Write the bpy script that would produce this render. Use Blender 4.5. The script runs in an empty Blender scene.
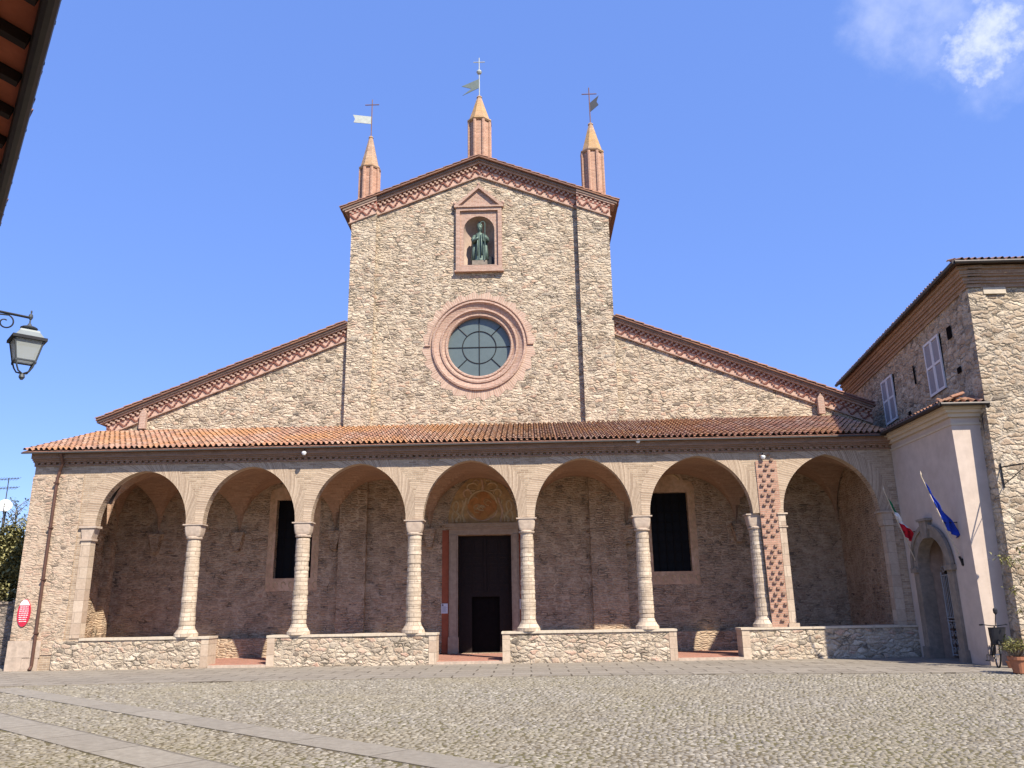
import bpy, bmesh, math, random
import numpy as np
from mathutils import Vector, Matrix
from mathutils.geometry import tessellate_polygon

random.seed(7)
rng = np.random.default_rng(7)
SC = bpy.context.scene
COL = SC.collection

# ------------------------------------------------------------------ camera
RI = Vector((0.999575, 0.023999, -0.016559)); UP = Vector((0.022393, -0.268141, 0.963119)); FW = Vector((-0.018674, 0.963081, 0.268564)); FPX = 802.29
EYE = Vector((0, 0, 1.8))
cam = bpy.data.cameras.new("camera"); cam_o = bpy.data.objects.new("camera", cam); COL.objects.link(cam_o)
cam.sensor_width = 36; cam.lens = FPX / 1024 * 36; cam.clip_start = 0.05; cam.clip_end = 2000
m = Matrix((RI, UP, -FW)).transposed().to_4x4(); m.translation = EYE
cam_o.matrix_world = m
SC.camera = cam_o

def ray(px, py):
    return ((px - 512) / FPX) * RI + ((384 - py) / FPX) * UP + FW
def at_y(px, py, Y):
    d = ray(px, py); return EYE + d * (Y / d.y)
def at_x(px, py, X):
    d = ray(px, py); return EYE + d * (X / d.x)
def at_z(px, py, Z):
    d = ray(px, py); return EYE + d * ((Z - EYE.z) / d.z)
def at_d(px, py, D):
    d = ray(px, py); return EYE + d.normalized() * D

# ------------------------------------------------------------------ sun, sky, exposure
SUN = Vector((0.75, -1.0, 1.34)).normalized()          # towards the sun
sun = bpy.data.lights.new("sun", 'SUN'); sun.energy = 4.5; sun.angle = math.radians(0.53)
sun.color = (1.0, 0.92, 0.785)
sun_o = bpy.data.objects.new("sun", sun); COL.objects.link(sun_o)
sun_o.rotation_euler = SUN.to_track_quat('Z', 'Y').to_euler()
SC.view_settings.view_transform = 'Standard'
SC.view_settings.look = 'None'
SC.view_settings.gamma = 1.0
SC.view_settings.use_curve_mapping = False
SC.view_settings.exposure = 0.92

W = bpy.data.worlds.new("World"); SC.world = W; W.use_nodes = True
wn = W.node_tree; wn.nodes.clear()

class NT:
    def __init__(self, nt): self.nt = nt
    def n(self, typ, ins=None, **props):
        nd = self.nt.nodes.new('ShaderNode' + typ)
        for k, v in props.items(): setattr(nd, k, v)
        for k, v in (ins or {}).items():
            s = nd.inputs[k]
            if hasattr(v, 'is_output'): self.nt.links.new(v, s)
            elif hasattr(v, 'outputs'): self.nt.links.new(v.outputs[0], s)
            else: s.default_value = v
        return nd
    def math(self, op, a, b=0.0, clamp=False):
        return self.n('Math', {0: a, 1: b}, operation=op, use_clamp=clamp).outputs[0]
    def mix(self, f, a, b, blend='MIX'):
        nd = self.n('Mix', data_type='RGBA', blend_type=blend)
        for k, v in ((0, f), (6, a), (7, b)):
            if hasattr(v, 'is_output'): self.nt.links.new(v, nd.inputs[k])
            elif isinstance(v, (tuple, list)): nd.inputs[k].default_value = (*v[:3], 1)
            else: nd.inputs[k].default_value = v
        return nd.outputs[2]
    def mixf(self, f, a, b):
        nd = self.n('Mix', {0: f, 2: a, 3: b}, data_type='FLOAT'); return nd.outputs[0]
    def ramp(self, f, stops, interp='LINEAR'):
        nd = self.n('ValToRGB', {0: f}); cr = nd.color_ramp; cr.interpolation = interp
        while len(cr.elements) < len(stops): cr.elements.new(0.5)
        for e, (p, c) in zip(cr.elements, stops):
            e.position = p; e.color = (*c, 1) if len(c) == 3 else c
        return nd.outputs[0]
    def mr(self, v, a, b, c=0.0, d=1.0):
        return self.n('MapRange', {0: v, 1: a, 2: b, 3: c, 4: d}).outputs[0]
    def noise(self, vec, scale, detail=3.0, rough=0.55):
        return self.n('TexNoise', {'Vector': vec, 'Scale': scale, 'Detail': detail, 'Roughness': rough})

w = NT(wn)
sky = w.n('TexSky', sky_type='NISHITA', sun_disc=False)
sky.sun_elevation = math.asin(SUN.z); sky.sun_rotation = math.atan2(SUN.x, SUN.y)
sky.altitude = 300; sky.air_density = 1.0; sky.dust_density = 0.2; sky.ozone_density = 3.0
tc = w.n('TexCoord')
gen = tc.outputs['Generated']
def cloud(px, py, rad, lo, hi, scale, seed, amount):
    c = ray(px, py).normalized()
    dot = w.n('VectorMath', {0: gen, 1: tuple(c)}, operation='DOT_PRODUCT').outputs['Value']
    msk = w.mr(dot, math.cos(rad), 1.0)
    v = w.n('VectorMath', {0: gen, 1: (seed, seed * 2.1, 0)}, operation='ADD').outputs[0]
    nz = w.noise(v, scale, 8.0, 0.6).outputs[0]
    s_ = w.math('ADD', nz, w.math('MULTIPLY', w.math('SUBTRACT', w.math('POWER', msk, 0.5), 1.0), 0.42))
    nd = w.n('MapRange', {0: s_, 1: lo, 2: hi, 3: 0.0, 4: amount}, interpolation_type='SMOOTHSTEP')
    return nd.outputs[0]
c1 = cloud(985, -45, 0.175, 0.29, 0.66, 7.0, 1.3, 0.5)
c2 = cloud(983, 40, 0.060, 0.30, 0.62, 26.0, 5.1, 0.85)
cm = w.math('MAXIMUM', c1, c2)
# clear dry air: the blue pales only a little towards the horizon
skyc = w.n('HueSaturation', {'Hue': 0.515, 'Saturation': 1.12, 'Value': 1.0, 'Color': sky.outputs[0]})
flatsky = w.mix(0.6, skyc.outputs[0], (0.86, 1.62, 4.25))
skymix = w.mix(cm, flatsky, (3.6, 3.9, 5.0))
bg = w.n('Background', {'Color': skymix, 'Strength': 0.132})
w.n('OutputWorld', {'Surface': bg.outputs[0]})

# ------------------------------------------------------------------ materials
def new_mat(name):
    mt = bpy.data.materials.new(name); mt.use_nodes = True
    nt = mt.node_tree; nt.nodes.clear()
    return mt, NT(nt)
def finish(t, col, rough=0.9, bump=None, bdist=0.02, bstr=1.0, metal=0.0, spec=0.3, **extra):
    ins = {'Base Color': col if not isinstance(col, tuple) else (*col[:3], 1), 'Roughness': rough, 'Metallic': metal, 'Specular IOR Level': spec}
    ins.update(extra)
    if bump is not None:
        b = t.n('Bump', {'Height': bump, 'Distance': bdist, 'Strength': bstr}); ins['Normal'] = b.outputs[0]
    p = t.n('BsdfPrincipled', ins)
    t.n('OutputMaterial', {0: p.outputs[0]})
def objco(t): return t.n('TexCoord').outputs['Object']
def boxmap(t):
    c = t.n('TexCoord'); P = t.n('SeparateXYZ', {0: c.outputs['Object']}); Nn = t.n('SeparateXYZ', {0: c.outputs['Normal']})
    ax = t.math('ABSOLUTE', Nn.outputs[0]); ay = t.math('ABSOLUTE', Nn.outputs[1]); az = t.math('ABSOLUTE', Nn.outputs[2])
    side = t.math('GREATER_THAN', ax, ay); topf = t.math('GREATER_THAN', az, 0.75)
    u = t.mixf(side, P.outputs[0], P.outputs[1])
    v = t.mixf(topf, P.outputs[2], P.outputs[1])
    return t.n('CombineXYZ', {0: u, 1: v}).outputs[0], c.outputs['Object']

def rubble(name, cols, sx=2.6, sz=6.5, mortar=(0.42, 0.36, 0.29), edge=0.16, rand=1.0, bd=0.03, dark=0.55, tint=None, wob=1.0, holes=0.978):
    mt, t = new_mat(name)
    co = objco(t)
    def wobble(scale, amp, det=2.0):
        c_ = t.noise(co, scale, det, 0.6).outputs['Color']
        o_ = t.n('VectorMath', {0: c_, 1: (0.5, 0.5, 0.5)}, operation='SUBTRACT').outputs[0]
        return t.n('VectorMath', {0: o_, 1: amp}, operation='MULTIPLY').outputs[0]
    p = t.n('VectorMath', {0: co, 1: wobble(1.3, (0.35 * wob, 0.35 * wob, 0.22 * wob))}, operation='ADD').outputs[0]
    p = t.n('VectorMath', {0: p, 1: wobble(sx * 2.2, (0.85 * wob / sx, 0.85 * wob / sx, 0.9 * wob / sz), 3.0)}, operation='ADD').outputs[0]
    sc = t.n('VectorMath', {0: p, 1: (sx, sx, sz)}, operation='MULTIPLY').outputs[0]
    v1 = t.n('TexVoronoi', {'Vector': sc, 'Scale': 1.0, 'Randomness': rand}, feature='F1')
    ve = t.n('TexVoronoi', {'Vector': sc, 'Scale': 1.0, 'Randomness': rand}, feature='DISTANCE_TO_EDGE')
    rnd = t.n('SeparateXYZ', {0: v1.outputs['Color']})
    stone = t.ramp(rnd.outputs[0], [(i / (len(cols) - 1), c) for i, c in enumerate(cols)])
    fine = t.noise(co, 13.0, 5.0, 0.7).outputs[0]
    stone = t.mix(t.mr(fine, 0.35, 0.7), stone, t.mix(1.0, stone, (0.60, 0.55, 0.50), 'MULTIPLY'))
    patch = t.noise(co, 0.35, 4.0).outputs[0]
    stone = t.mix(t.mr(patch, 0.45, 0.7, 0, 0.4), stone, tint or (0.42, 0.30, 0.21))
    st_c = t.n('VectorMath', {0: co, 1: (1.1, 1.1, 0.28)}, operation='MULTIPLY').outputs[0]
    streak = t.noise(st_c, 1.0, 5.0, 0.6).outputs[0]
    stone = t.mix(t.mr(streak, 0.52, 0.72, 0, 0.55), stone, t.mix(1.0, stone, (0.62, 0.58, 0.54), 'MULTIPLY'))
    var = t.noise(co, sx * 0.9, 3.0).outputs[0]
    e = t.math('ADD', ve.outputs['Distance'], t.mr(var, 0.3, 0.7, -0.05, 0.05))
    em = t.mr(e, edge * 0.25, edge)
    crack = t.math('SUBTRACT', 1.0, t.mr(e, 0.0, edge * 0.55))
    gap = t.math('MULTIPLY', crack, t.mr(t.noise(co, 2.3, 3.0).outputs[0], 0.44, 0.60))
    mort = t.mix(t.mr(fine, 0.3, 0.75), mortar, tuple(c * 0.74 for c in mortar))
    mort = t.mix(gap, mort, tuple(c * (1 - dark) * 0.6 for c in mortar))  # shade of the open gaps is mixed into the mortar colour
    col = t.mix(em, mort, stone)
    hole = t.math('GREATER_THAN', rnd.outputs[1], holes)
    col = t.mix(t.math('MULTIPLY', hole, t.math('MULTIPLY', em, 0.7)), col, (0.10, 0.085, 0.07))  # darkness inside the hollows is painted in as colour
    h = t.math('ADD', t.mr(e, 0.0, edge * 1.6), t.math('MULTIPLY', fine, 0.7))
    h = t.math('ADD', h, t.math('MULTIPLY', rnd.outputs[2], 0.6))
    h = t.math('SUBTRACT', h, t.math('ADD', t.math('MULTIPLY', hole, 1.2), t.math('MULTIPLY', gap, 0.8)))
    finish(t, col, 0.95, h, bd, 0.9, spec=0.15)
    return mt

def brick(name, c1, c2, mortar, bw=0.28, bh=0.075, ms=0.012, uv=False, rough_mix=0.35, bd=0.012, stain=(0.25, 0.17, 0.12)):
    mt, t = new_mat(name)
    if uv:
        vec = t.n('UVMap').outputs[0]; co = objco(t)
    else:
        vec, co = boxmap(t)
    wv = t.noise(co, 2.0, 2.0).outputs['Color']
    wv = t.n('VectorMath', {0: wv, 1: (0.5, 0.5, 0.5)}, operation='SUBTRACT').outputs[0]
    wv = t.n('VectorMath', {0: wv, 1: (0.05, 0.035, 0.0)}, operation='MULTIPLY').outputs[0]
    vec = t.n('VectorMath', {0: vec, 1: wv}, operation='ADD').outputs[0]
    br = t.n('TexBrick', {'Vector': vec, 'Color1': (*c1, 1), 'Color2': (*c2, 1), 'Mortar': (*mortar, 1), 'Scale': 1.0,
                          'Mortar Size': ms, 'Mortar Smooth': 0.3, 'Bias': 0.0, 'Brick Width': bw, 'Row Height': bh})
    fl = t.n('SeparateXYZ', {0: vec})
    cell = t.n('CombineXYZ', {0: t.math('FLOOR', t.math('DIVIDE', fl.outputs[0], bw)), 1: t.math('FLOOR', t.math('DIVIDE', fl.outputs[1], bh))}).outputs[0]
    wnz = t.n('TexWhiteNoise', {'Vector': cell}).outputs[0]
    col = t.mix(t.math('MULTIPLY', wnz, 0.35), br.outputs[0], t.mix(1.0, br.outputs[0], (0.5, 0.45, 0.42), 'MULTIPLY'))
    fine = t.noise(co, 11.0, 4.0, 0.65).outputs[0]
    col = t.mix(t.mr(fine, 0.35, 0.8, 0, 0.6), col, t.mix(1.0, col, (0.6, 0.56, 0.52), 'MULTIPLY'))
    big = t.noise(co, 0.55, 4.0).outputs[0]
    col = t.mix(t.mr(big, 0.45, 0.75, 0, rough_mix), col, stain)
    h = t.math('ADD', t.math('MULTIPLY', br.outputs[1], -0.8), t.math('MULTIPLY', fine, 0.7))
    finish(t, col, 0.95, h, bd, 0.9, spec=0.15)
    return mt

def flat(name, col, rough=0.8, metal=0.0, var=0.25, scale=6.0, spec=0.3, bd=0.004, dirt=None, **extra):
    mt, t = new_mat(name); co = objco(t)
    nz = t.noise(co, scale, 5.0, 0.6).outputs[0]
    c = t.mix(t.mr(nz, 0.3, 0.75), col, tuple(x * (1 - var) for x in col))
    if dirt:
        d = t.noise(co, 0.9, 5.0, 0.65).outputs[0]
        c = t.mix(t.mr(d, 0.5, 0.7, 0, 0.7), c, dirt)
    finish(t, c, rough, nz, bd, 0.6, metal, spec, **extra)
    return mt

def tiles_mat(name, cols, lich=(0.50, 0.24, 0.08), lamt=0.7):
    mt, t = new_mat(name); co = objco(t)
    uv = t.n('SeparateXYZ', {0: t.n('UVMap').outputs[0]})
    cell = t.n('CombineXYZ', {0: t.math('FLOOR', uv.outputs[0]), 1: t.math('FLOOR', uv.outputs[1])}).outputs[0]
    wnz = t.n('TexWhiteNoise', {'Vector': cell}).outputs[0]
    c = t.ramp(wnz, [(i / (len(cols) - 1), x) for i, x in enumerate(cols)])
    nz = t.noise(co, 0.45, 4.0, 0.6).outputs[0]
    c = t.mix(t.mr(nz, 0.45, 0.62, 0, lamt), c, lich)
    f = t.noise(co, 16.0, 4.0, 0.65).outputs[0]
    c = t.mix(t.mr(f, 0.4, 0.75, 0, 0.65), c, (0.12, 0.085, 0.065))
    finish(t, c, 0.9, f, 0.01, 0.7, spec=0.2)
    return mt

M = {}
M['facade'] = rubble('facade_rubble', [(0.28, 0.215, 0.15), (0.62, 0.515, 0.38), (0.43, 0.335, 0.24), (0.74, 0.64, 0.49), (0.34, 0.275, 0.21), (0.64, 0.51, 0.37), (0.52, 0.355, 0.255), (0.28, 0.255, 0.215), (0.70, 0.595, 0.45), (0.47, 0.395, 0.305)], 3.3, 8.0, (0.66, 0.545, 0.40), tint=(0.60, 0.47, 0.33), wob=1.15, edge=0.16, bd=0.042, dark=0.72)
M['plinth'] = rubble('plinth_rubble', [(0.42, 0.34, 0.25), (0.68, 0.59, 0.46), (0.46, 0.34, 0.25), (0.62, 0.52, 0.39), (0.34, 0.29, 0.23), (0.70, 0.61, 0.48), (0.54, 0.36, 0.27)], 3.4, 7.0, (0.52, 0.43, 0.32), tint=(0.50, 0.36, 0.26))
M['house'] = rubble('house_rubble', [(0.34, 0.26, 0.175), (0.62, 0.52, 0.39), (0.44, 0.34, 0.24), (0.68, 0.59, 0.45), (0.29, 0.225, 0.16), (0.56, 0.43, 0.31)], 2.5, 6.2, (0.54, 0.45, 0.34), 0.14, bd=0.04, wob=1.25)
M['garden'] = rubble('garden_wall_rubble', [(0.20, 0.17, 0.14), (0.32, 0.28, 0.23), (0.25, 0.21, 0.18), (0.36, 0.31, 0.26)], 3.6, 7.5, (0.22, 0.19, 0.16))
M['pier'] = rubble('pier_stone', [(0.46, 0.35, 0.25), (0.60, 0.48, 0.35), (0.50, 0.36, 0.26), (0.58, 0.47, 0.35), (0.50, 0.34, 0.25)], 3.4, 11.5, (0.56, 0.44, 0.32), tint=(0.52, 0.37, 0.27), rand=0.7, bd=0.014, dark=0.4)
M['arcade'] = brick('arcade_brick', (0.56, 0.43, 0.305), (0.36, 0.26, 0.18), (0.58, 0.475, 0.35), stain=(0.50, 0.395, 0.285), bd=0.02)
M['backwall'] = rubble('portico_back_wall', [(0.47, 0.345, 0.235), (0.62, 0.485, 0.345), (0.41, 0.30, 0.21), (0.55, 0.425, 0.30), (0.48, 0.33, 0.22)], 3.4, 12.5, (0.60, 0.465, 0.325), tint=(0.50, 0.36, 0.24), bd=0.03, rand=0.7, wob=0.8)
M['vault'] = brick('vault_brick', (0.46, 0.30, 0.20), (0.38, 0.24, 0.16), (0.44, 0.32, 0.22))
M['voussoir'] = brick('voussoir_brick', (0.55, 0.42, 0.30), (0.37, 0.265, 0.185), (0.57, 0.465, 0.345), 0.085, 0.60, 0.016, uv=True, stain=(0.54, 0.42, 0.30))
M['pinkring'] = brick('pink_ring_brick', (0.60, 0.42, 0.325), (0.44, 0.28, 0.21), (0.60, 0.48, 0.37), 0.095, 4.0, 0.02, uv=True, stain=(0.54, 0.42, 0.31))
M['redbrick'] = brick('red_brick', (0.50, 0.24, 0.16), (0.40, 0.19, 0.13), (0.42, 0.32, 0.25), rough_mix=0.2)
M['patch'] = brick('patched_pier_brick', (0.52, 0.30, 0.21), (0.44, 0.24, 0.17), (0.52, 0.38, 0.29), rough_mix=0.2, stain=(0.45, 0.30, 0.22))
M['darkbrick'] = brick('cornice_brick', (0.40, 0.25, 0.18), (0.32, 0.20, 0.145), (0.34, 0.25, 0.19))
M['terra'] = brick('pink_terracotta', (0.56, 0.365, 0.285), (0.43, 0.255, 0.19), (0.58, 0.45, 0.355), 0.27, 0.07, 0.014, stain=(0.46, 0.335, 0.26), bd=0.02)
M['dentilshade'] = flat('dentil_gap_shade', (0.36, 0.14, 0.10), 0.9, var=0.35, scale=9, spec=0.15)  # dentil backing, coloured dark for the shade between the dentils
M['frieze'] = flat('frieze_plaster', (0.58, 0.38, 0.29), 0.95, var=0.3, scale=8, spec=0.1, dirt=(0.5, 0.37, 0.28))
M['corona'] = flat('weathered_slab', (0.26, 0.19, 0.15), 0.95, var=0.4, scale=5, spec=0.1)
M['tile'] = tiles_mat('roof_tile', [(0.36, 0.185, 0.125), (0.49, 0.28, 0.19), (0.27, 0.15, 0.11), (0.47, 0.31, 0.23), (0.40, 0.195, 0.125), (0.53, 0.36, 0.265), (0.31, 0.165, 0.115)], (0.50, 0.24, 0.085), 0.62)
M['tiledark'] = tiles_mat('old_roof_tile', [(0.26, 0.12, 0.085), (0.34, 0.17, 0.12), (0.20, 0.11, 0.085), (0.30, 0.15, 0.10)], lamt=0.2)
M['column'] = rubble('column_stone', [(0.60, 0.48, 0.36), (0.70, 0.60, 0.47), (0.56, 0.44, 0.33), (0.66, 0.55, 0.42)], 2.0, 6.5, (0.58, 0.465, 0.35), 0.08, 0.4, 0.018, dark=0.3, tint=(0.62, 0.49, 0.37), wob=0.4, holes=2.0)
M['drum'] = brick('column_drum_stone', (0.66, 0.555, 0.43), (0.48, 0.39, 0.295), (0.42, 0.335, 0.25), 0.42, 0.14, 0.010, stain=(0.60, 0.47, 0.34), bd=0.02)
M['ashlar'] = brick('ashlar_stone', (0.60, 0.49, 0.37), (0.50, 0.385, 0.285), (0.46, 0.37, 0.28), 0.9, 0.38, 0.012, stain=(0.47, 0.34, 0.26))
M['stone'] = flat('cut_stone', (0.60, 0.51, 0.39), 0.9, var=0.3, scale=7, spec=0.15, bd=0.01, dirt=(0.45, 0.35, 0.26))
M['pinkstone'] = flat('pink_cut_stone', (0.53, 0.42, 0.325), 0.9, var=0.35, scale=7, spec=0.15, bd=0.015, dirt=(0.42, 0.31, 0.235))
M['portalstone'] = flat('portal_stone', (0.40, 0.31, 0.23), 0.9, var=0.35, scale=6, spec=0.15, bd=0.01)
M['greystone'] = flat('grey_portal_stone', (0.30, 0.25, 0.20), 0.9, var=0.4, scale=6, spec=0.15, bd=0.012, dirt=(0.17, 0.14, 0.11))
M['redpaint'] = flat('faded_red_paint', (0.36, 0.11, 0.06), 0.9, var=0.35, scale=4, spec=0.1)
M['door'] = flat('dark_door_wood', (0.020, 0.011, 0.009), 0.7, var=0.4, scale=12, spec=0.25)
M['shadeblack'] = flat('painted_dark', (0.012, 0.010, 0.010), 1.0, spec=0.0)  # near-black standing for shade behind the wicket and in wall holes
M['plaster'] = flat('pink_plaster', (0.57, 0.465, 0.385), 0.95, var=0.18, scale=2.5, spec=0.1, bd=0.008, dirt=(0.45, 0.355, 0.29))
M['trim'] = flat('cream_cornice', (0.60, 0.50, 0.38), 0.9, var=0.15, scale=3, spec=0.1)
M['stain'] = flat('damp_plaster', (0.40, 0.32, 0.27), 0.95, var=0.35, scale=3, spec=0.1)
M['downpipe'] = flat('copper_brown_pipe', (0.13, 0.065, 0.045), 0.55, 0.3, var=0.3, spec=0.4)
M['gutter'] = flat('dark_gutter_metal', (0.045, 0.038, 0.036), 0.5, 0.4, var=0.3, spec=0.4)
M['ledge'] = flat('grey_gutter_ledge', (0.07, 0.065, 0.06), 0.7, 0.1, var=0.3)
M['iron'] = flat('wrought_iron', (0.03, 0.03, 0.032), 0.55, 0.5, var=0.3)
M['gateiron'] = flat('pale_gate_iron', (0.42, 0.41, 0.40), 0.6, 0.1, var=0.3)
M['bronze'] = flat('green_bronze', (0.12, 0.175, 0.145), 0.55, 0.35, var=0.45, scale=10, spec=0.4, dirt=(0.05, 0.07, 0.06))
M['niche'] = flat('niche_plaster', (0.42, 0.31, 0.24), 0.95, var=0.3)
M['ironrust'] = flat('rusty_iron', (0.24, 0.13, 0.09), 0.7, 0.3, var=0.3)
M['shutter'] = flat('lilac_grey_shutter', (0.64, 0.63, 0.64), 0.7, var=0.12, scale=10)
M['shutslat'] = flat('shutter_slats', (0.34, 0.33, 0.365), 0.75, var=0.15, scale=10)
M['white'] = flat('white_paint', (0.80, 0.80, 0.79), 0.6, var=0.06)
M['paper'] = flat('pale_notice', (0.62, 0.64, 0.70), 0.7, var=0.05)
M['ink'] = flat('dark_ink', (0.10, 0.10, 0.14), 0.8, var=0.1)
M['signred'] = flat('red_enamel', (0.52, 0.02, 0.05), 0.35, var=0.1, spec=0.5)
M['black'] = flat('black_plastic', (0.018, 0.018, 0.022), 0.5, var=0.2, spec=0.4)
M['rubber'] = flat('tyre_rubber', (0.02, 0.02, 0.02), 0.85, var=0.2)
M['chrome'] = flat('bare_metal', (0.5, 0.5, 0.5), 0.3, 0.9, var=0.1)
M['fgreen'] = flat('flag_green', (0.01, 0.16, 0.07), 0.85, var=0.2)
M['fwhite'] = flat('flag_white', (0.78, 0.77, 0.75), 0.85, var=0.1)
M['fred'] = flat('flag_red', (0.55, 0.012, 0.025), 0.85, var=0.2)
M['fblue'] = flat('flag_blue', (0.012, 0.045, 0.36), 0.8, var=0.3)
M['fyellow'] = flat('flag_yellow', (0.75, 0.55, 0.03), 0.85, var=0.1)
M['polewood'] = flat('flagpole_wood', (0.55, 0.45, 0.32), 0.6, var=0.2)
M['pot'] = flat('terracotta_pot', (0.46, 0.19, 0.10), 0.85, var=0.3)
M['soil'] = flat('soil', (0.06, 0.045, 0.03), 1.0)
M['leaf'] = flat('leaf_green', (0.10, 0.13, 0.035), 0.6, var=0.6, scale=5, spec=0.3)
M['leafpale'] = flat('yellow_green_leaf', (0.26, 0.24, 0.08), 0.6, var=0.5, scale=5, spec=0.3)
M['ivy'] = flat('ivy_leaf', (0.36, 0.33, 0.14), 0.65, var=0.65, scale=2.2, spec=0.25)
M['bark'] = flat('bark', (0.20, 0.15, 0.10), 0.95, var=0.4)
M['eavetile'] = flat('eave_flat_tile', (0.52, 0.16, 0.085), 0.95, var=0.35, scale=4, spec=0.1)
M['rafter'] = flat('dark_rafter', (0.035, 0.022, 0.018), 0.9, var=0.4)
M['floor'] = brick('portico_floor_tile', (0.46, 0.22, 0.16), (0.40, 0.19, 0.14), (0.40, 0.30, 0.25), 0.3, 0.15, 0.01)
M['fresco'] = flat('fresco_ochre', (0.56, 0.36, 0.17), 0.95, var=0.5, scale=5, spec=0.1, dirt=(0.34, 0.20, 0.11))
M['frescored'] = flat('fresco_orange', (0.52, 0.235, 0.09), 0.95, var=0.5, scale=7, spec=0.1, dirt=(0.52, 0.28, 0.08))
M['frescopale'] = flat('fresco_cream', (0.62, 0.47, 0.28), 0.95, var=0.4, scale=7, spec=0.1)
M['fborder'] = flat('painted_window_border', (0.62, 0.42, 0.27), 0.95, var=0.4, scale=6, spec=0.1, dirt=(0.74, 0.58, 0.42))

def glass_mat(name, col, rough=0.15):
    mt, t = new_mat(name); co = objco(t)
    nz = t.noise(co, 5.0, 3.0).outputs[0]
    c = t.mix(nz, col, tuple(x * 0.75 for x in col))
    finish(t, c, rough, nz, 0.003, 0.3, 0.0, 0.5)
    return mt
M['roseglass'] = glass_mat('leaded_grey_glass', (0.115, 0.15, 0.15), 0.35)
M['darkglass'] = flat('dark_window', (0.010, 0.010, 0.012), 0.5, spec=0.08)
M['darkgrille'] = flat('dark_grille', (0.012, 0.011, 0.011), 0.8, spec=0.1)
M['housecornice'] = brick('house_cornice_brick', (0.42, 0.27, 0.19), (0.34, 0.22, 0.15), (0.42, 0.34, 0.26))
mt, t = new_mat('lantern_glass')
gb = t.n('BsdfTransparent', {'Color': (0.9, 0.93, 0.92, 1)}); tb = t.n('BsdfTranslucent', {'Color': (0.8, 0.84, 0.82, 1)}); db = t.n('BsdfDiffuse', {'Color': (0.62, 0.66, 0.63, 1)})
m1 = t.n('MixShader', {0: 0.5, 1: tb.outputs[0], 2: db.outputs[0]}); mx = t.n('MixShader', {0: 0.8, 1: gb.outputs[0], 2: m1.outputs[0]}); t.n('OutputMaterial', {0: mx.outputs[0]}); M['lglass'] = mt
# conical pinnacle caps carry orange lichen
M['cap'] = brick('lichen_cap_brick', (0.55, 0.36, 0.25), (0.45, 0.28, 0.19), (0.52, 0.40, 0.28), 0.25, 0.08, 0.014, rough_mix=0.75, stain=(0.56, 0.33, 0.08), bd=0.02)

def slabs_mat(name, c1, c2, mort, bw, bh, rot):
    mt, t = new_mat(name); co = objco(t)
    mp = t.n('Mapping', {'Vector': co, 'Rotation': (0, 0, rot)}).outputs[0]
    wv = t.noise(co, 0.8, 2.0).outputs['Color']
    wv = t.n('VectorMath', {0: wv, 1: (0.12, 0.12, 0)}, operation='MULTIPLY').outputs[0]
    mp = t.n('VectorMath', {0: mp, 1: wv}, operation='ADD').outputs[0]
    br = t.n('TexBrick', {'Vector': mp, 'Color1': (*c1, 1), 'Color2': (*c2, 1), 'Mortar': (*mort, 1), 'Scale': 1.0, 'Mortar Size': 0.025, 'Mortar Smooth': 0.2, 'Brick Width': bw, 'Row Height': bh})
    f = t.noise(co, 7.0, 5.0, 0.65).outputs[0]
    c = t.mix(t.mr(f, 0.3, 0.75), br.outputs[0], t.mix(1.0, br.outputs[0], (0.62, 0.6, 0.58), 'MULTIPLY'))
    b = t.noise(co, 0.5, 4.0, 0.6).outputs[0]
    c = t.mix(t.mr(b, 0.45, 0.7, 0, 0.5), c, tuple(x * 0.7 for x in c1))
    h = t.math('ADD', t.math('MULTIPLY', br.outputs[1], -1.0), t.math('MULTIPLY', f, 0.5))
    finish(t, c, 0.85, h, 0.02, 0.8, spec=0.25)
    return mt
M['slab'] = slabs_mat('sidewalk_slabs', (0.325, 0.285, 0.23), (0.265, 0.23, 0.185), (0.11, 0.09, 0.065), 1.1, 0.75, 0.0)
M['strip'] = slabs_mat('track_slabs', (0.32, 0.285, 0.23), (0.275, 0.242, 0.195), (0.18, 0.155, 0.12), 1.9, 0.8, 0.0)

def ground_mat():
    mt, t = new_mat('earth_between_cobbles'); co = objco(t)
    a = t.noise(co, 0.35, 4.0, 0.6).outputs[0]; f = t.noise(co, 18.0, 4.0, 0.7).outputs[0]
    c = t.mix(t.mr(a, 0.40, 0.62), (0.17, 0.135, 0.09), (0.15, 0.135, 0.055))
    c = t.mix(t.mr(f, 0.35, 0.7), c, (0.09, 0.075, 0.045))
    finish(t, c, 1.0, f, 0.02, 1.0, spec=0.1); return mt
M['ground'] = ground_mat()
def cobble_mat():
    mt, t = new_mat('river_cobbles'); co = objco(t)
    at = t.n('Attribute', attribute_name='rnd').outputs['Fac']
    c = t.ramp(at, [(0.0, (0.16, 0.138, 0.108)), (0.3, (0.235, 0.207, 0.162)), (0.55, (0.20, 0.178, 0.143)), (0.8, (0.275, 0.245, 0.195)), (1.0, (0.345, 0.312, 0.255))])
    a = t.noise(co, 0.30, 4.0, 0.6).outputs[0]
    c = t.mix(t.mr(a, 0.42, 0.66, 0, 0.5), c, (0.235, 0.20, 0.13))
    f = t.noise(co, 22.0, 3.0, 0.6).outputs[0]
    c = t.mix(t.mr(f, 0.4, 0.75, 0, 0.5), c, t.mix(1.0, c, (0.6, 0.57, 0.52), 'MULTIPLY'))
    finish(t, c, 0.75, f, 0.008, 0.6, spec=0.3); return mt
M['cobble'] = cobble_mat()

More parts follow.
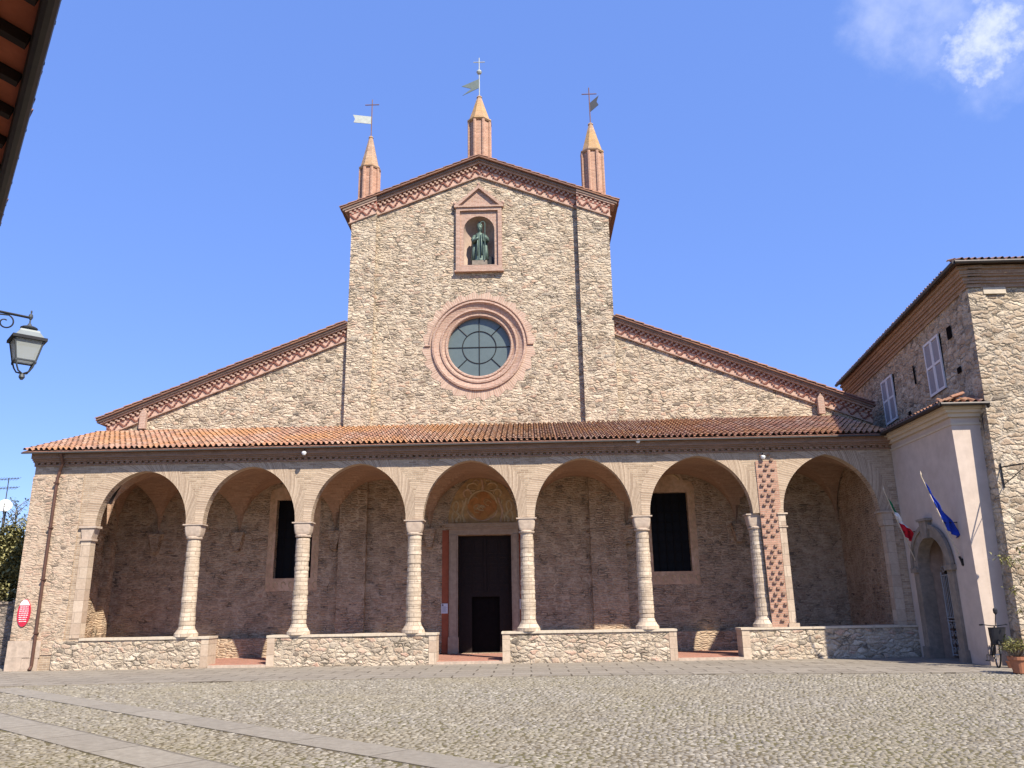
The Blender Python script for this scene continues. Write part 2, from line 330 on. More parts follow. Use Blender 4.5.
# ------------------------------------------------------------------ geometry helpers
def v3(*a): return Vector(a)
class MB:
    def __init__(self): self.v = []; self.f = []; self.uv = None; self.mi = []
    def add(self, vs, fs, uvs=None, mi=0):
        b = len(self.v); self.v += [tuple(x) for x in vs]
        for k, f in enumerate(fs):
            self.f.append(tuple(b + i for i in f)); self.mi.append(mi)
        if uvs is not None:
            if self.uv is None: self.uv = {}
            for i, u in enumerate(uvs): self.uv[b + i] = u
        return self
    def box(self, x0, x1, y0, y1, z0, z1, mi=0):
        vs = [(x0, y0, z0), (x1, y0, z0), (x1, y1, z0), (x0, y1, z0), (x0, y0, z1), (x1, y0, z1), (x1, y1, z1), (x0, y1, z1)]
        return self.add(vs, [(0, 3, 2, 1), (4, 5, 6, 7), (0, 1, 5, 4), (1, 2, 6, 5), (2, 3, 7, 6), (3, 0, 4, 7)], mi=mi)
    def obox(self, o, u, v, n, lu, lv, ln, mi=0):
        """box from corner o along vectors u, v, n"""
        o = Vector(o); u = Vector(u) * lu; v = Vector(v) * lv; n = Vector(n) * ln
        vs = [o, o + u, o + u + v, o + v, o + n, o + u + n, o + u + v + n, o + v + n]
        return self.add(vs, [(0, 3, 2, 1), (4, 5, 6, 7), (0, 1, 5, 4), (1, 2, 6, 5), (2, 3, 7, 6), (3, 0, 4, 7)], mi=mi)
    def prism(self, loops, y0, y1, fn=None, mi=0):
        """polygon with holes in the (x,z) plane extruded from y0 to y1; fn maps (x,y,z)"""
        fn = fn or (lambda x, y, z: (x, y, z))
        if not isinstance(loops[0][0], (list, tuple)): loops = [loops]
        pts = [p for l in loops for p in l]
        tris = tessellate_polygon([[Vector((p[0], p[1], 0)) for p in l] for l in loops])
        n = len(pts)
        vs = [fn(p[0], y0, p[1]) for p in pts] + [fn(p[0], y1, p[1]) for p in pts]
        fs = [tuple(t_) for t_ in tris] + [tuple(n + i for i in reversed(t_)) for t_ in tris]
        b = 0
        for l in loops:
            k = len(l)
            for i in range(k):
                j = (i + 1) % k
                fs.append((b + i, b + j, n + b + j, n + b + i))
            b += k
        return self.add(vs, fs, mi=mi)
    def tube(self, path, r, n=8, cap=True, mi=0):
        path = [Vector(p) for p in path]
        rs = r if isinstance(r, (list, tuple)) else [r] * len(path)
        vs = []; fs = []; pa = None
        for i, p in enumerate(path):
            d = (path[min(i + 1, len(path) - 1)] - path[max(i - 1, 0)])
            if d.length < 1e-9: d = Vector((0, 0, 1))
            d.normalize()
            if pa is None:
                a = d.orthogonal().normalized()
            else:
                a = (pa - d * pa.dot(d)); a = a.normalized() if a.length > 1e-6 else d.orthogonal().normalized()
            pa = a; b = d.cross(a)
            for k in range(n):
                an = 2 * math.pi * k / n
                vs.append(p + (a * math.cos(an) + b * math.sin(an)) * rs[i])
        for i in range(len(path) - 1):
            for k in range(n):
                k2 = (k + 1) % n
                fs.append((i * n + k, i * n + k2, (i + 1) * n + k2, (i + 1) * n + k))
        if cap:
            fs.append(tuple(reversed(range(n)))); fs.append(tuple((len(path) - 1) * n + k for k in range(n)))
        return self.add(vs, fs, mi=mi)
    def lathe(self, c, prof, n=16, jit=0.0, rot=0.0, sx=1.0, sy=1.0, cap=True, mi=0):
        """prof: list of (z, r) from bottom up"""
        vs = []; fs = []
        for z, r in prof:
            for k in range(n):
                an = rot + 2 * math.pi * k / n
                rr = r * (1 + random.uniform(-jit, jit))
                vs.append((c[0] + rr * math.cos(an) * sx, c[1] + rr * math.sin(an) * sy, c[2] + z))
        for i in range(len(prof) - 1):
            for k in range(n):
                k2 = (k + 1) % n
                fs.append((i * n + k, i * n + k2, (i + 1) * n + k2, (i + 1) * n + k))
        if cap:
            fs.append(tuple(reversed(range(n)))); fs.append(tuple((len(prof) - 1) * n + k for k in range(n)))
        return self.add(vs, fs, mi=mi)
    def build(self, name, mat, parent=None, smooth=False, origin=None):
        o0 = Vector(origin) if origin is not None else Vector((0, 0, 0))
        if parent is not None:
            o0 = Vector(parent['_o'])
        me = bpy.data.meshes.new(name)
        me.from_pydata([(x[0] - o0.x, x[1] - o0.y, x[2] - o0.z) for x in self.v], [], self.f)
        mats = mat if isinstance(mat, list) else [mat]
        for mm in mats: me.materials.append(mm)
        if len(mats) > 1: me.polygons.foreach_set('material_index', self.mi)
        if self.uv is not None:
            l = me.uv_layers.new(name='UVMap')
            idx = [0] * len(me.loops); me.loops.foreach_get('vertex_index', idx)
            l.data.foreach_set('uv', [c for i in idx for c in self.uv.get(i, (0, 0))])
        bm = bmesh.new(); bm.from_mesh(me)
        if self.uv is None: bmesh.ops.recalc_face_normals(bm, faces=bm.faces)
        bm.to_mesh(me); bm.free()
        if smooth: me.polygons.foreach_set('use_smooth', [True] * len(me.polygons))
        me.update()
        o = bpy.data.objects.new(name, me); COL.objects.link(o)
        o['_o'] = tuple(o0)
        if parent is not None: o.parent = parent
        elif origin is not None: o.location = o0
        return o
def thing(name, label, cat, loc, group=None):
    o = bpy.data.objects.new(name, None); COL.objects.link(o); o.location = loc; o['_o'] = tuple(loc)
    o.empty_display_size = 0.3
    o['label'] = label; o['category'] = cat
    if group: o['group'] = group
    return o
def struct(o, kind='structure'):
    o['kind'] = kind; return o

def arch_pts(xc, a, zs, rise, n=24, point=0.5):
    """arch profile from left springing to right springing, blend of pointed and elliptical"""
    R = (rise * rise + a * a) / (2 * a)
    out = []
    for i in range(n + 1):
        ang = math.pi * (1 - i / n); u = math.cos(ang)
        ze = math.sqrt(max(0, 1 - u * u)) * rise
        zp = math.sqrt(max(0, R * R - (R - a + a * abs(u)) ** 2))
        out.append((xc + a * u, zs + (1 - point) * ze + point * zp))
    return out

def tile_roof(name, mat, parent, O, U, lu, V, lv, sp=0.205, course=0.40, hh=0.075, ragged=0.012):
    """barrel tile roof: O lower-left corner, U along the eave, V up the slope"""
    O = Vector(O); U = Vector(U).normalized(); V = Vector(V).normalized(); Nn = U.cross(V).normalized()
    if Nn.z < 0: Nn = -Nn
    nc = int(lu / sp); sp = lu / nc; nr = max(1, int(round(lv / course))); course = lv / nr
    prof = [(0.0, 0.0), (0.06, 0.45), (0.17, 0.85), (0.31, 1.0), (0.45, 0.85), (0.56, 0.45), (0.62, 0.0), (0.81, -0.28)]
    mb = MB(); mb.uv = {}
    npf = len(prof)
    for c in range(nc + 0):
        ju = random.uniform(-0.012, 0.012)
        for r in range(nr):
            jr = random.uniform(-ragged, ragged) * 1.5; jh = random.uniform(-0.006, 0.008)
            base = len(mb.v)
            for e, (fr, lift, nar) in enumerate(((0.0, 0.022, 1.0), (1.08, -0.012, 0.85))):
                for (pu, ph) in prof + [(1.0, 0.0)]:
                    cu = 0.31 + (pu - 0.31) * (nar if pu <= 0.62 else 1.0)
                    p = O + U * ((c + cu) * sp + ju) + V * ((r + fr) * course + (jr if e == 0 else 0)) + Nn * (ph * hh + lift + jh)
                    mb.v.append(tuple(p)); mb.uv[len(mb.v) - 1] = (c + 0.5, r + 0.5)
            q = npf + 1
            for k in range(npf):
                mb.f.append((base + k, base + k + 1, base + q + k + 1, base + q + k)); mb.mi.append(0)
            if r == 0:   # dark face set a little back, painting the shade in the tile hollow
                b2 = len(mb.v)
                for (pu, ph) in prof[:7]:
                    p = O + U * ((c + pu) * sp + ju) + V * (0.05) + Nn * (ph * hh + 0.01)
                    mb.v.append(tuple(p)); mb.uv[len(mb.v) - 1] = (c + 0.5, -3.5)
                mb.f.append(tuple(range(b2, b2 + 7))); mb.mi.append(1)
    return mb.build(name, [mat, M['rafter']], parent)

D = 28.7           # portico front plane
B = 33.2           # facade plane
XC = -1.98         # axis

# ================================================================== GROUND
g = MB()
g.add([(-400, -300, -0.045), (400, -300, -0.045), (400, 500, -0.045), (-400, 500, -0.045)], [(0, 1, 2, 3)])
struct(g.build('ground', M['ground']))
EDGE = [(-40, 22.2), (-14, 22.75), (-9, 23.2), (0, 23.5), (6, 23.1), (11, 22.4), (14, 21.6), (30, 20.6)]
g = MB()
for (xa, ya), (xb, yb) in zip(EDGE[:-1], EDGE[1:]):
    g.add([(xa, ya, -0.012), (xb, yb, -0.012), (xb, 40, -0.012), (xa, 40, -0.012), (xa, ya, -0.08), (xb, yb, -0.08)], [(0, 1, 2, 3), (0, 4, 5, 1)])
struct(g.build('pavement', M['slab']))
def edge_y(x): return np.interp(x, [e[0] for e in EDGE], [e[1] for e in EDGE])
# the two stone wheel tracks crossing the square
TU = Vector((0.75, -0.661, 0)).normalized(); TN = Vector((0.661, 0.75, 0)).normalized()
TRK = ((7.06, 7.72), (4.85, 5.62))
for n0, n1 in TRK:
    g = MB(); L = 44
    org = TN * n0 - TU * 26
    # local mesh: x along the track, y across
    k = int(L / 1.9)
    g.add([(0, 0, 0), (L, 0, 0), (L, n1 - n0, 0), (0, n1 - n0, 0), (0, 0, -.06), (L, 0, -.06), (L, n1 - n0, -.06), (0, n1 - n0, -.06)],
          [(0, 1, 2, 3), (0, 4, 5, 1), (3, 2, 6, 7)])
    o = g.build('stone_track', M['strip'])
    # start where the track leaves the pavement
    o.rotation_euler = (0, 0, math.atan2(TU.y, TU.x))
    s0 = 26 - 25.2 if n0 > 6 else 26 - 21.0
    p = org + TU * s0; o.location = (p.x, p.y, -0.03)
    struct(o)

# river cobbles bedded in the square, one mesh of small domes
def cobbles():
    P = []
    y = 6.0
    row = 0
    while y < 23.6:
        sp = 0.080 + 0.0024 * max(0, y - 9)
        x0 = -0.80 * y - 3.0; x1 = 0.80 * y + 2.5
        xs = np.arange(x0, x1, sp) + (row % 2) * sp * 0.5
        n = len(xs)
        xx = xs + rng.normal(0, sp * 0.24, n); yy = y + rng.normal(0, sp * 0.26, n)
        P.append(np.stack([xx, yy, np.full(n, sp)], 1)); y += sp * 0.88; row += 1
    P = np.concatenate(P)
    nn = P[:, 0] * TN.x + P[:, 1] * TN.y
    keep = P[:, 1] < edge_y(P[:, 0]) - 0.05
    uu = P[:, 0] * TU.x + P[:, 1] * TU.y
    for n0, n1 in TRK: keep &= ~((nn > n0 - 0.03) & (nn < n1 + 0.03) & (uu > (-25.2 if n0 > 6 else -21.0)))
    P = P[keep]; n = len(P)
    r = P[:, 2] * rng.uniform(0.34, 0.60, n); el = rng.uniform(1.0, 1.5, n); an = rng.uniform(0, math.pi, n)
    h = P[:, 2] * rng.uniform(0.12, 0.25, n)
    ca, sa = np.cos(an), np.sin(an)
    K = 7
    V = np.zeros((n, 2 * K + 1, 3), np.float32)
    tilt = rng.normal(0, 0.16, (n, 2))
    for k in range(K):
        a = 2 * math.pi * k / K
        for ring, (rr, hz) in enumerate(((1.0, 0.0), (0.72, 0.75))):
            lx = rr * r * el * math.cos(a) * rng.uniform(0.9, 1.1, n); ly = rr * r / el ** 0.5 * math.sin(a) * rng.uniform(0.9, 1.1, n)
            X = P[:, 0] + lx * ca - ly * sa; Y = P[:, 1] + lx * sa + ly * ca
            V[:, ring * K + k, 0] = X; V[:, ring * K + k, 1] = Y
            V[:, ring * K + k, 2] = -0.05 + h * hz + (lx * tilt[:, 0] + ly * tilt[:, 1]) * hz
    V[:, 2 * K, 0] = P[:, 0]; V[:, 2 * K, 1] = P[:, 1]; V[:, 2 * K, 2] = -0.05 + h
    nv = 2 * K + 1
    q = np.array([[k, (k + 1) % K, K + (k + 1) % K, K + k] for k in range(K)])
    tr = np.array([[K + k, K + (k + 1) % K, 2 * K] for k in range(K)])
    base = (np.arange(n) * nv)[:, None, None]
    Q = (q[None] + base).reshape(-1, 4); T = (tr[None] + base).reshape(-1, 3)
    me = bpy.data.meshes.new('cobbles')
    me.vertices.add(n * nv); me.vertices.foreach_set('co', V.reshape(-1))
    nl = Q.size + T.size
    me.loops.add(nl); me.loops.foreach_set('vertex_index', np.concatenate([Q.reshape(-1), T.reshape(-1)]).astype(np.int32))
    npol = len(Q) + len(T); me.polygons.add(npol)
    st = np.concatenate([np.arange(len(Q)) * 4, Q.size + np.arange(len(T)) * 3]).astype(np.int32)
    me.polygons.foreach_set('loop_start', st)
    me.polygons.foreach_set('use_smooth', np.ones(npol, bool))
    me.update(calc_edges=True)
    at = me.attributes.new('rnd', 'FLOAT', 'POINT')
    at.data.foreach_set('value', np.repeat(rng.random(n).astype(np.float32), nv))
    me.materials.append(M['cobble'])
    o = bpy.data.objects.new('cobbles', me); COL.objects.link(o)
    o['kind'] = 'stuff'
cobbles()

# ================================================================== CHURCH
church = thing('church', 'tall rubble stone church with stepped gable, round window and three brick pinnacles', 'church', (XC, B, 0))
NL, NR, AL, AR = -7.80, 3.84, -17.95, 14.45
SL = 0.395
def zn(x): return 22.05 - SL * abs(x - XC)             # top of the nave gable tiles
def za_l(x): return 14.09 + 0.395 * (x - NL)           # top of the left aisle tiles
def za_r(x): return 14.09 - 0.398 * (x - NR)
# walls
RC = (-2.06, 12.85)
def circ(c, r, n=64): return [(c[0] + r * math.cos(2 * math.pi * i / n), c[1] + r * math.sin(2 * math.pi * i / n)) for i in range(n)]
NCX = -2.02
niche_hole = [(NCX - .70, 16.62)] + [(x, z) for x, z in arch_pts(NCX, .70, 18.32, .70, 16, 0)] + [(NCX + .70, 16.62)]
nave_out = [(NL, 8.8), (NR, 8.8), (NR, zn(NR) - .2), (XC, zn(XC) - .2), (NL, zn(NL) - .2)]
MB().prism([nave_out, circ(RC, 2.02), niche_hole], B, B + .7).build('nave_wall', M['facade'], church)
MB().prism([[(AL, 8.8), (NL - .002, 8.8), (NL - .002, za_l(NL) - .2), (AL, za_l(AL) - .2)]], B, B + .6).build('aisle_wall', M['facade'], church)
MB().prism([[(NR + .002, 8.8), (AR, 8.8), (AR, za_r(AR) - .2), (NR + .002, za_r(NR) - .2)]], B, B + .6).build('aisle_wall', M['facade'], church)
DOOR = (-2.95, -0.79, 0.1, 4.68)
WINS = [(-10.48, -8.95, 3.1, 6.28), (4.93, 6.48, 3.1, 6.28)]
holes = [[(a, c), (a, d), (b, d), (b, c)] for a, b, c, d in [DOOR] + WINS]
MB().prism([[(AL, -.05), (AR, -.05), (AR, 8.79), (AL, 8.79)]] + holes, B, B + .7).build('lower_wall', M['backwall'], church)
for a, b in ((NL, -6.68), (2.43, NR)):
    MB().prism([[(a + .003, 8.8), (b, 8.8), (b, zn(b) - .95), (a + .003, zn(a) - .95)]], B - .25, B - .001).build('pilaster', M['facade'], church)
    MB().box(a, b, B - .25, B - .001, .09, 8.79).build('pilaster', M['backwall'], church)
# body behind the front, closing the church
mb = MB()
mb.box(NL, NL + .5, B + .71, 62, 9, zn(NL) - .3); mb.box(NR - .5, NR, B + .71, 62, 9, zn(NR) - .3)
mb.box(AL, AL + .5, B + .71, 62, 0, za_l(AL) - .25); mb.box(AR - .5, AR, B + .71, 62, 0, za_r(AR) - .25)
mb.prism([[(AL, 0), (AR, 0), (AR, 9), (NR, 13.5), (NR, zn(NR) - .3), (XC, zn(XC) - .3), (NL, zn(NL) - .3), (NL, 13.5), (AL, 9)]], 62.01, 62.5)
mb.build('side_wall', M['facade'], church)
# roofs
mb = MB()
for sgn, xe in ((-1, NL - .5), (1, NR + .5)):
    mb.prism([[(xe, zn(xe) - .10), (XC, zn(XC) - .10), (XC, zn(XC) - .17), (xe, zn(xe) - .17)]], B - .42, 62.6)
nave_roof = mb.build('nave_roof', M['tiledark'], church)
aisle_roofs = []
for xa, xb, fn in ((AL - .42, NL - .003, za_l), (NR + .003, AR + .1, za_r)):
    aisle_roofs.append(MB().prism([[(xa, fn(xa) - .10), (xb, fn(xb) - .10), (xb, fn(xb) - .17), (xa, fn(xa) - .17)]], B - .36, 62.6).build('aisle_roof', M['tiledark'], church))
cs = 1 / math.hypot(1, SL)
def verge(O, U, lu, V, lv, par): tile_roof('verge_tiles', M['tiledark'], par, O, U, lu, V, lv, 0.22, 0.42, 0.07, 0.02)
xe = NL - .52
verge((xe, B - .45, zn(xe) - .085), (0, 1, 0), 1.3, (1, 0, SL), (XC - xe) / cs - .02, nave_roof)
xe = NR + .52
verge((xe, B - .45, zn(xe) - .085), (0, 1, 0), 1.3, (-1, 0, SL), (xe - XC) / cs - .02, nave_roof)
xe = AL - .44
verge((xe, B - .39, za_l(xe) - .085), (0, 1, 0), 1.1, (1, 0, .395), (NL - xe) * math.hypot(1, .395) - .1, aisle_roofs[0])
xe = AR + .08
verge((xe, B - .39, za_r(xe) - .085), (0, 1, 0), 1.1, (-1, 0, .398), (xe - NR) * math.hypot(1, .398) - .1, aisle_roofs[1])

# raking cornices: corona, band, two rows of dentils, frieze with stepped zigzag, string course
def rake(xa, xb, zf, hsc, P, ends=(0, 0)):
    """P: how far slab, band, dentils, frieze and string stand out from the facade plane"""
    ps, pb, pd, pf, pg = P
    def strip(name, t0, t1, p, mat, ea=0.0, eb=0.0):
        x0, x1 = xa - ea, xb + eb
        return MB().prism([[(x0, zf(x0) - t0 * hsc), (x1, zf(x1) - t0 * hsc), (x1, zf(x1) - t1 * hsc), (x0, zf(x0) - t1 * hsc)]], B - p, B + .3).build(name, mat, church)
    e0, e1 = ends
    strip('cornice_slab', .17, .26, ps, M['corona'], e0 * .40, e1 * .40)
    strip('cornice_band', .26, .34, pb, M['terra'], e0 * .30, e1 * .30)
    strip('dentil_ground', .34, .54, pf + .01, M['dentilshade'], e0 * .09, e1 * .09)
    fr = strip('frieze', .54, .86, pf, M['frieze'], e0 * .08, e1 * .08)
    strip('string_course', .86, .91, pg, M['terra'], e0 * .12, e1 * .12)
    d = MB(); x = xa - e0 * .1; p = .20
    while x < xb + e1 * .1 - .07:
        for row in (0, 1):
            xx = x + (p / 2 if row else 0)
            t = .352 + row * .092
            if xx + .10 < xb + e1 * .1:
                zz = zf(xx + .05) - t * hsc
                d.box(xx, xx + .10, B - pd + row * .02, B - pf + .005, zz - .085 * hsc, zz)
        x += p
    d.build('dentils', M['terra'], fr)
    z = MB(); x = xa - e0 * .05; p = .50; hb = .07 * hsc
    while x < xb:
        for k in range(4):
            for s in (-1, 1):
                xx = x + p / 2 + s * (k + .5) * p / 8
                if xa - .08 < xx - .045 and xx + .045 < xb + .08:
                    zz = zf(xx) - (.84 - k * .075) * hsc
                    z.box(xx - .034, xx + .034, B - pf - .05, B - pf + .01, zz, zz + hb)
        x += p
    z.build('zigzag', M['zig'], fr)
M['zig'] = flat('zigzag_hole_shade', (0.27, 0.115, 0.085), 0.9, var=0.4, scale=9, spec=0.1)  # blocks coloured dark to stand for shaded holes in the frieze
MIDP = (.30, .22, .16, .06, .10); PILP = (.38, .345, .31, .265, .315); AISP = (.29, .22, .16, .06, .10)
rake(NL, -6.68, zn, 1.13, PILP, (1, 0)); rake(-6.679, XC, zn, 1.13, MIDP); rake(XC, 2.429, zn, 1.13, MIDP); rake(2.43, NR, zn, 1.13, PILP, (0, 1))
rake(AL, NL - .005, za_l, 1.0, AISP, (1, 0)); rake(NR + .005, AR, za_r, 1.0, AISP, (0, 0))
for x, fn in ((-16.4, za_l), (12.32, za_r)):
    zt = fn(x) - .56
    MB().prism([[(x - .13, zt - .75), (x + .13, zt - .75), (x + .13, zt - .08), (x, zt + .14), (x - .13, zt - .08)]], B - .28, B - .1).build('end_pier', M['terra'], church)

# rose window
def ringlathe(mb, c, prof, n=72):
    vs = []; fs = []
    for r, y in prof:
        for k in range(n):
            a = 2 * math.pi * k / n
            vs.append((c[0] + r * math.cos(a), y, c[1] + r * math.sin(a)))
    for i in range(len(prof) - 1):
        for k in range(n):
            k2 = (k + 1) % n
            fs.append((i * n + k, i * n + k2, (i + 1) * n + k2, (i + 1) * n + k))
    mb.add(vs, fs)
mb = MB()
ringlathe(mb, RC, [(2.05, B + .02), (2.05, B - .09), (1.97, B - .11), (1.93, B - .03), (1.86, B), (1.72, B + .05), (1.70, B - .01), (1.63, B - .02), (1.60, B + .06), (1.50, B + .12), (1.47, B + .07), (1.41, B + .07), (1.37, B + .12), (1.37, B + .34)])
rose = mb.build('rose_window', M['terra'], church)
mb = MB(); mb.uv = {}
n = 96
for k in range(n + 1):
    a = 2 * math.pi * k / n
    jag = 2.33 + .06 * ((k * 7) % 4)
    for j, (r, y) in enumerate(((2.04, B - .012), (jag, B - .012))):
        mb.v.append((RC[0] + r * math.cos(a), y, RC[1] + r * math.sin(a))); mb.uv[len(mb.v) - 1] = (a * 2.2, r)
for k in range(n):
    mb.f.append((2 * k, 2 * k + 1, 2 * k + 3, 2 * k + 2)); mb.mi.append(0)
mb.build('brick_ring', M['pinkring'], rose)
# hood mould over the upper half, with short level returns
hp = [(RC[0] + 2.14 * math.cos(a), B - .04, RC[1] + 2.14 * math.sin(a)) for a in np.linspace(0, math.pi, 40)]
hp = [(hp[0][0] + .24, B - .04, hp[0][2])] + hp + [(hp[-1][0] - .24, B - .04, hp[-1][2])]
MB().tube(hp, .045, 6).build('hood_mould', M['terra'], rose)
MB().prism([circ(RC, 1.40)], B + .32, B + .36).build('glass', M['roseglass'], rose)
mb = MB()
cr = [(RC[0] + .74 * math.cos(a), B + .31, RC[1] + .74 * math.sin(a)) for a in np.linspace(0, 2 * math.pi, 49)]
mb.tube(cr, .022, 6, False)
for k in range(8):
    a = k * math.pi / 4
    r0 = 0 if k % 2 == 0 else .74
    mb.tube([(RC[0] + r0 * math.cos(a), B + .305, RC[1] + r0 * math.sin(a)), (RC[0] + 1.39 * math.cos(a), B + .305, RC[1] + 1.39 * math.sin(a))], .02, 5)
mb.build('glazing_bars', M['iron'], rose)

# statue niche with pediment
fo = [(NCX - 1.04, 16.33), (NCX + 1.04, 16.33), (NCX + 1.04, 19.42), (NCX - 1.04, 19.42)]
fi = [(NCX - .86, 16.52), (NCX + .86, 16.52), (NCX + .86, 19.26), (NCX - .86, 19.26)]
mb = MB()
mb.prism([fo, fi], B - .16, B + .02)
mb.prism([fi, niche_hole], B - .06, B + .02)
mb.prism([[(NCX - .80, 16.56), (NCX + .80, 16.56), (NCX + .80, 16.60), (NCX - .80, 16.60)]], B - .1, B - .05)
niche = mb.build('niche', M['terra'], church)
MB().box(NCX - 1.12, NCX + 1.12, B - .22, B, 19.42, 19.50).build('ledge', M['terra'], niche)
MB().box(NCX - 1.1, NCX + 1.1, B - .2, B, 16.25, 16.33).build('sill', M['terra'], niche)
MB().prism([[(NCX - 1.0, 19.5), (NCX + 1.0, 19.5), (NCX, 20.42)]], B - .06, B).build('tympanum', M['terra'], niche)
MB().prism([[(NCX - 1.14, 19.5), (NCX - .95, 19.5), (NCX, 20.38), (NCX + .95, 19.5), (NCX + 1.14, 19.5), (NCX, 20.54)]], B - .2, B).build('pediment', M['terra'], niche)
for x, z in ((NCX - 1.1, 19.56), (NCX + 1.1, 19.56), (NCX, 20.52)):
    MB().lathe((x, B - .1, z), [(0, .05), (.06, .09), (.13, .08), (.2, .02)], 8).build('finial', M['terra'], niche)
mb = MB()   # curved recess with half dome
prof = []
n = 14; vs = []; fs = []
rows = [(16.62, 1.0), (18.32, 1.0)] + [(18.32 + .70 * math.sin(a), math.cos(a)) for a in np.linspace(.2, math.pi / 2 - .01, 7)]
for z, s in rows:
    for k in range(n + 1):
        a = math.pi * k / n
        vs.append((NCX + .70 * s * math.cos(a), B + .02 + .62 * s * math.sin(a), z))
for i in range(len(rows) - 1):
    for k in range(n):
        fs.append((i * (n + 1) + k, i * (n + 1) + k + 1, (i + 1) * (n + 1) + k + 1, (i + 1) * (n + 1) + k))
fs.append(tuple(range(n + 1)))
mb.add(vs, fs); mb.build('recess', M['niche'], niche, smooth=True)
MB().box(NCX + .35, NCX + .6, B + .15, B + .4, 16.63, 17.1).build('dark_box', M['iron'], niche)

# pinnacles
def vane_flag(mb, x, y, z, L, h, s, droop, tail):
    pts = [(0, 0), (0, h), (s * L, h + droop), (s * L * (1 - tail), h * .5 + droop * .75), (s * L * .95, droop - .02)]
    mb.prism([[(x + a, z + b) for a, b in pts]], y - .012, y + .012)
def pinnacle(x, zb, zt, zc, ztop, cz, arm, vane, ball, rad_=.55):
    y = B + .62; r = rad_; k_ = y / (B + .2)
    x *= k_; zt, zc, ztop, cz, vz = [1.8 + (q - 1.8) * k_ for q in (zt, zc, ztop, cz, vane[0])]; vane = (vz,) + vane[1:]
    ball = ball and 1.8 + (ball - 1.8) * k_
    mb = MB(); mb.lathe((x, y, 0), [(zb, r * .93), (zt, r * .93)], 8, rot=math.pi / 8)
    for k in range(8):
        a = math.pi / 8 + k * math.pi / 4
        mb.tube([(x + r * .96 * math.cos(a), y + r * .96 * math.sin(a), zb), (x + r * .96 * math.cos(a), y + r * .96 * math.sin(a), zt)], .075, 6)
    pn = mb.build('pinnacle', M['redbrickp'], church)
    mb = MB()
    mb.lathe((x, y, 0), [(zt, r * 1.03), (zt + .06, r * 1.12), (zt + .12, r * 1.12), (zt + .13, r * .98), (zt + (zc - zt) * .5, r * .60), (zc - .05, r * .2), (zc - .04, r * .26), (zc + .03, r * .2)], 8, rot=math.pi / 8)
    mb.build('cap', M['cap'], pn)
    mb = MB(); rr = .025
    mb.tube([(x, y, zc - .05), (x, y, ztop)], rr, 6); mb.tube([(x - arm, y, cz), (x + arm, y, cz)], rr, 6)
    if ball: mb.lathe((x, y, ball - .13), [(0, .02), (.05, .1), (.13, .14), (.21, .1), (.26, .02)], 10)
    mb.build('cross', M[vane[6]], pn)
    mb = MB(); vane_flag(mb, x, y, *vane[:6]); mb.build('weather_vane', M[vane[7]], pn)
M['redbrickp'] = brick('pinnacle_brick', (0.58, 0.33, 0.23), (0.48, 0.25, 0.17), (0.54, 0.40, 0.30), stain=(0.52, 0.40, 0.28))
M['vanegrey'] = flat('grey_vane_metal', (0.13, 0.16, 0.15), 0.6, 0.3)
M['vanepale'] = flat('pale_vane_metal', (0.5, 0.52, 0.46), 0.6, 0.2)
M['vanedark'] = flat('dark_vane_metal', (0.03, 0.035, 0.05), 0.6, 0.3)
pinnacle(XC, 20.6, 23.93, 25.45, 27.66, 27.42, .28, (25.75, .62, .55, -1, -.28, .55, 'vanepale', 'vanegrey')[:0] or (25.98, .86, .50, -1, -.40, .55, 'vanepale', 'vanegrey'), 26.85)
pinnacle(-7.14, 18.9, 21.62, 23.42, 25.48, 25.2, .34, (24.15, .92, .40, -1, .14, .12, 'ironrust', 'vanepale'), None, .47)
pinnacle(3.28, 18.9, 22.12, 23.80, 25.80, 25.45, .36, (24.45, .46, .5, 1, .42, .25, 'ironrust', 'vanedark'), None, .52)

# portal
dr = MB()
a, b, c, d = DOOR
YD = B + .32
wk = (-2.42, -1.30, .12, 2.25)                        # the open wicket
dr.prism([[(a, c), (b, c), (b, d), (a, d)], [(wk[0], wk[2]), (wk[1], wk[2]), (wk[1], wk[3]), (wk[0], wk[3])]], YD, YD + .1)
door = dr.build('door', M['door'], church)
pn = MB()
mid = (a + b) / 2
for s in (0, 1):
    x0 = a + .12 if s == 0 else mid + .1; x1 = mid - .1 if s == 0 else b - .12
    for z0, z1 in ((2.45, 2.75), (2.85, 3.45), (3.55, 3.85), (3.95, 4.55)):
        xm = (x0 + x1) / 2
        for xa, xb in ((x0, xm - .03), (xm + .03, x1)):
            pn.prism([[(xa, z0), (xb, z0), (xb, z1), (xa, z1)], [(xa + .06, z0 + .06), (xb - .06, z0 + .06), (xb - .06, z1 - .06), (xa + .06, z1 - .06)]], YD - .03, YD)
pn.box(mid - .04, mid + .04, YD - .05, YD, 2.4, d)
pn.build('panelling', M['door'], door)
mb = MB(); mb.box(wk[0] - .3, wk[1] + .3, YD + .2, YD + 4.0, 0, 3); bx = mb.build('painted_dark', M['shadeblack'], door)  # black box: the unlit room's darkness is its own colour
por = MB()
for x0, x1 in ((-3.31, -2.95), (-.79, -.49)):
    por.box(x0, x1, B - .10, B + .30, .1, 4.68)
    por.box(x0 + .06, x1 - .06, B - .14, B - .10, .1, 4.68)
    por.box(x0 - .03, x1 + .03, B - .17, B - .001, .1, .72)
por.box(-3.31, -.49, B - .10, B + .30, 4.69, 5.0)
portal = por.build('portal_frame', M['portalstone'], church)
mb = MB(); mb.box(-3.46, -.36, B - .26, B, 5.0, 5.08); mb.box(-3.4, -.42, B - .18, B, 4.92, 4.999); mb.box(-3.52, -.3, B - .3, B, 5.08, 5.14)
mb.build('cornice', M['portalstone'], portal)
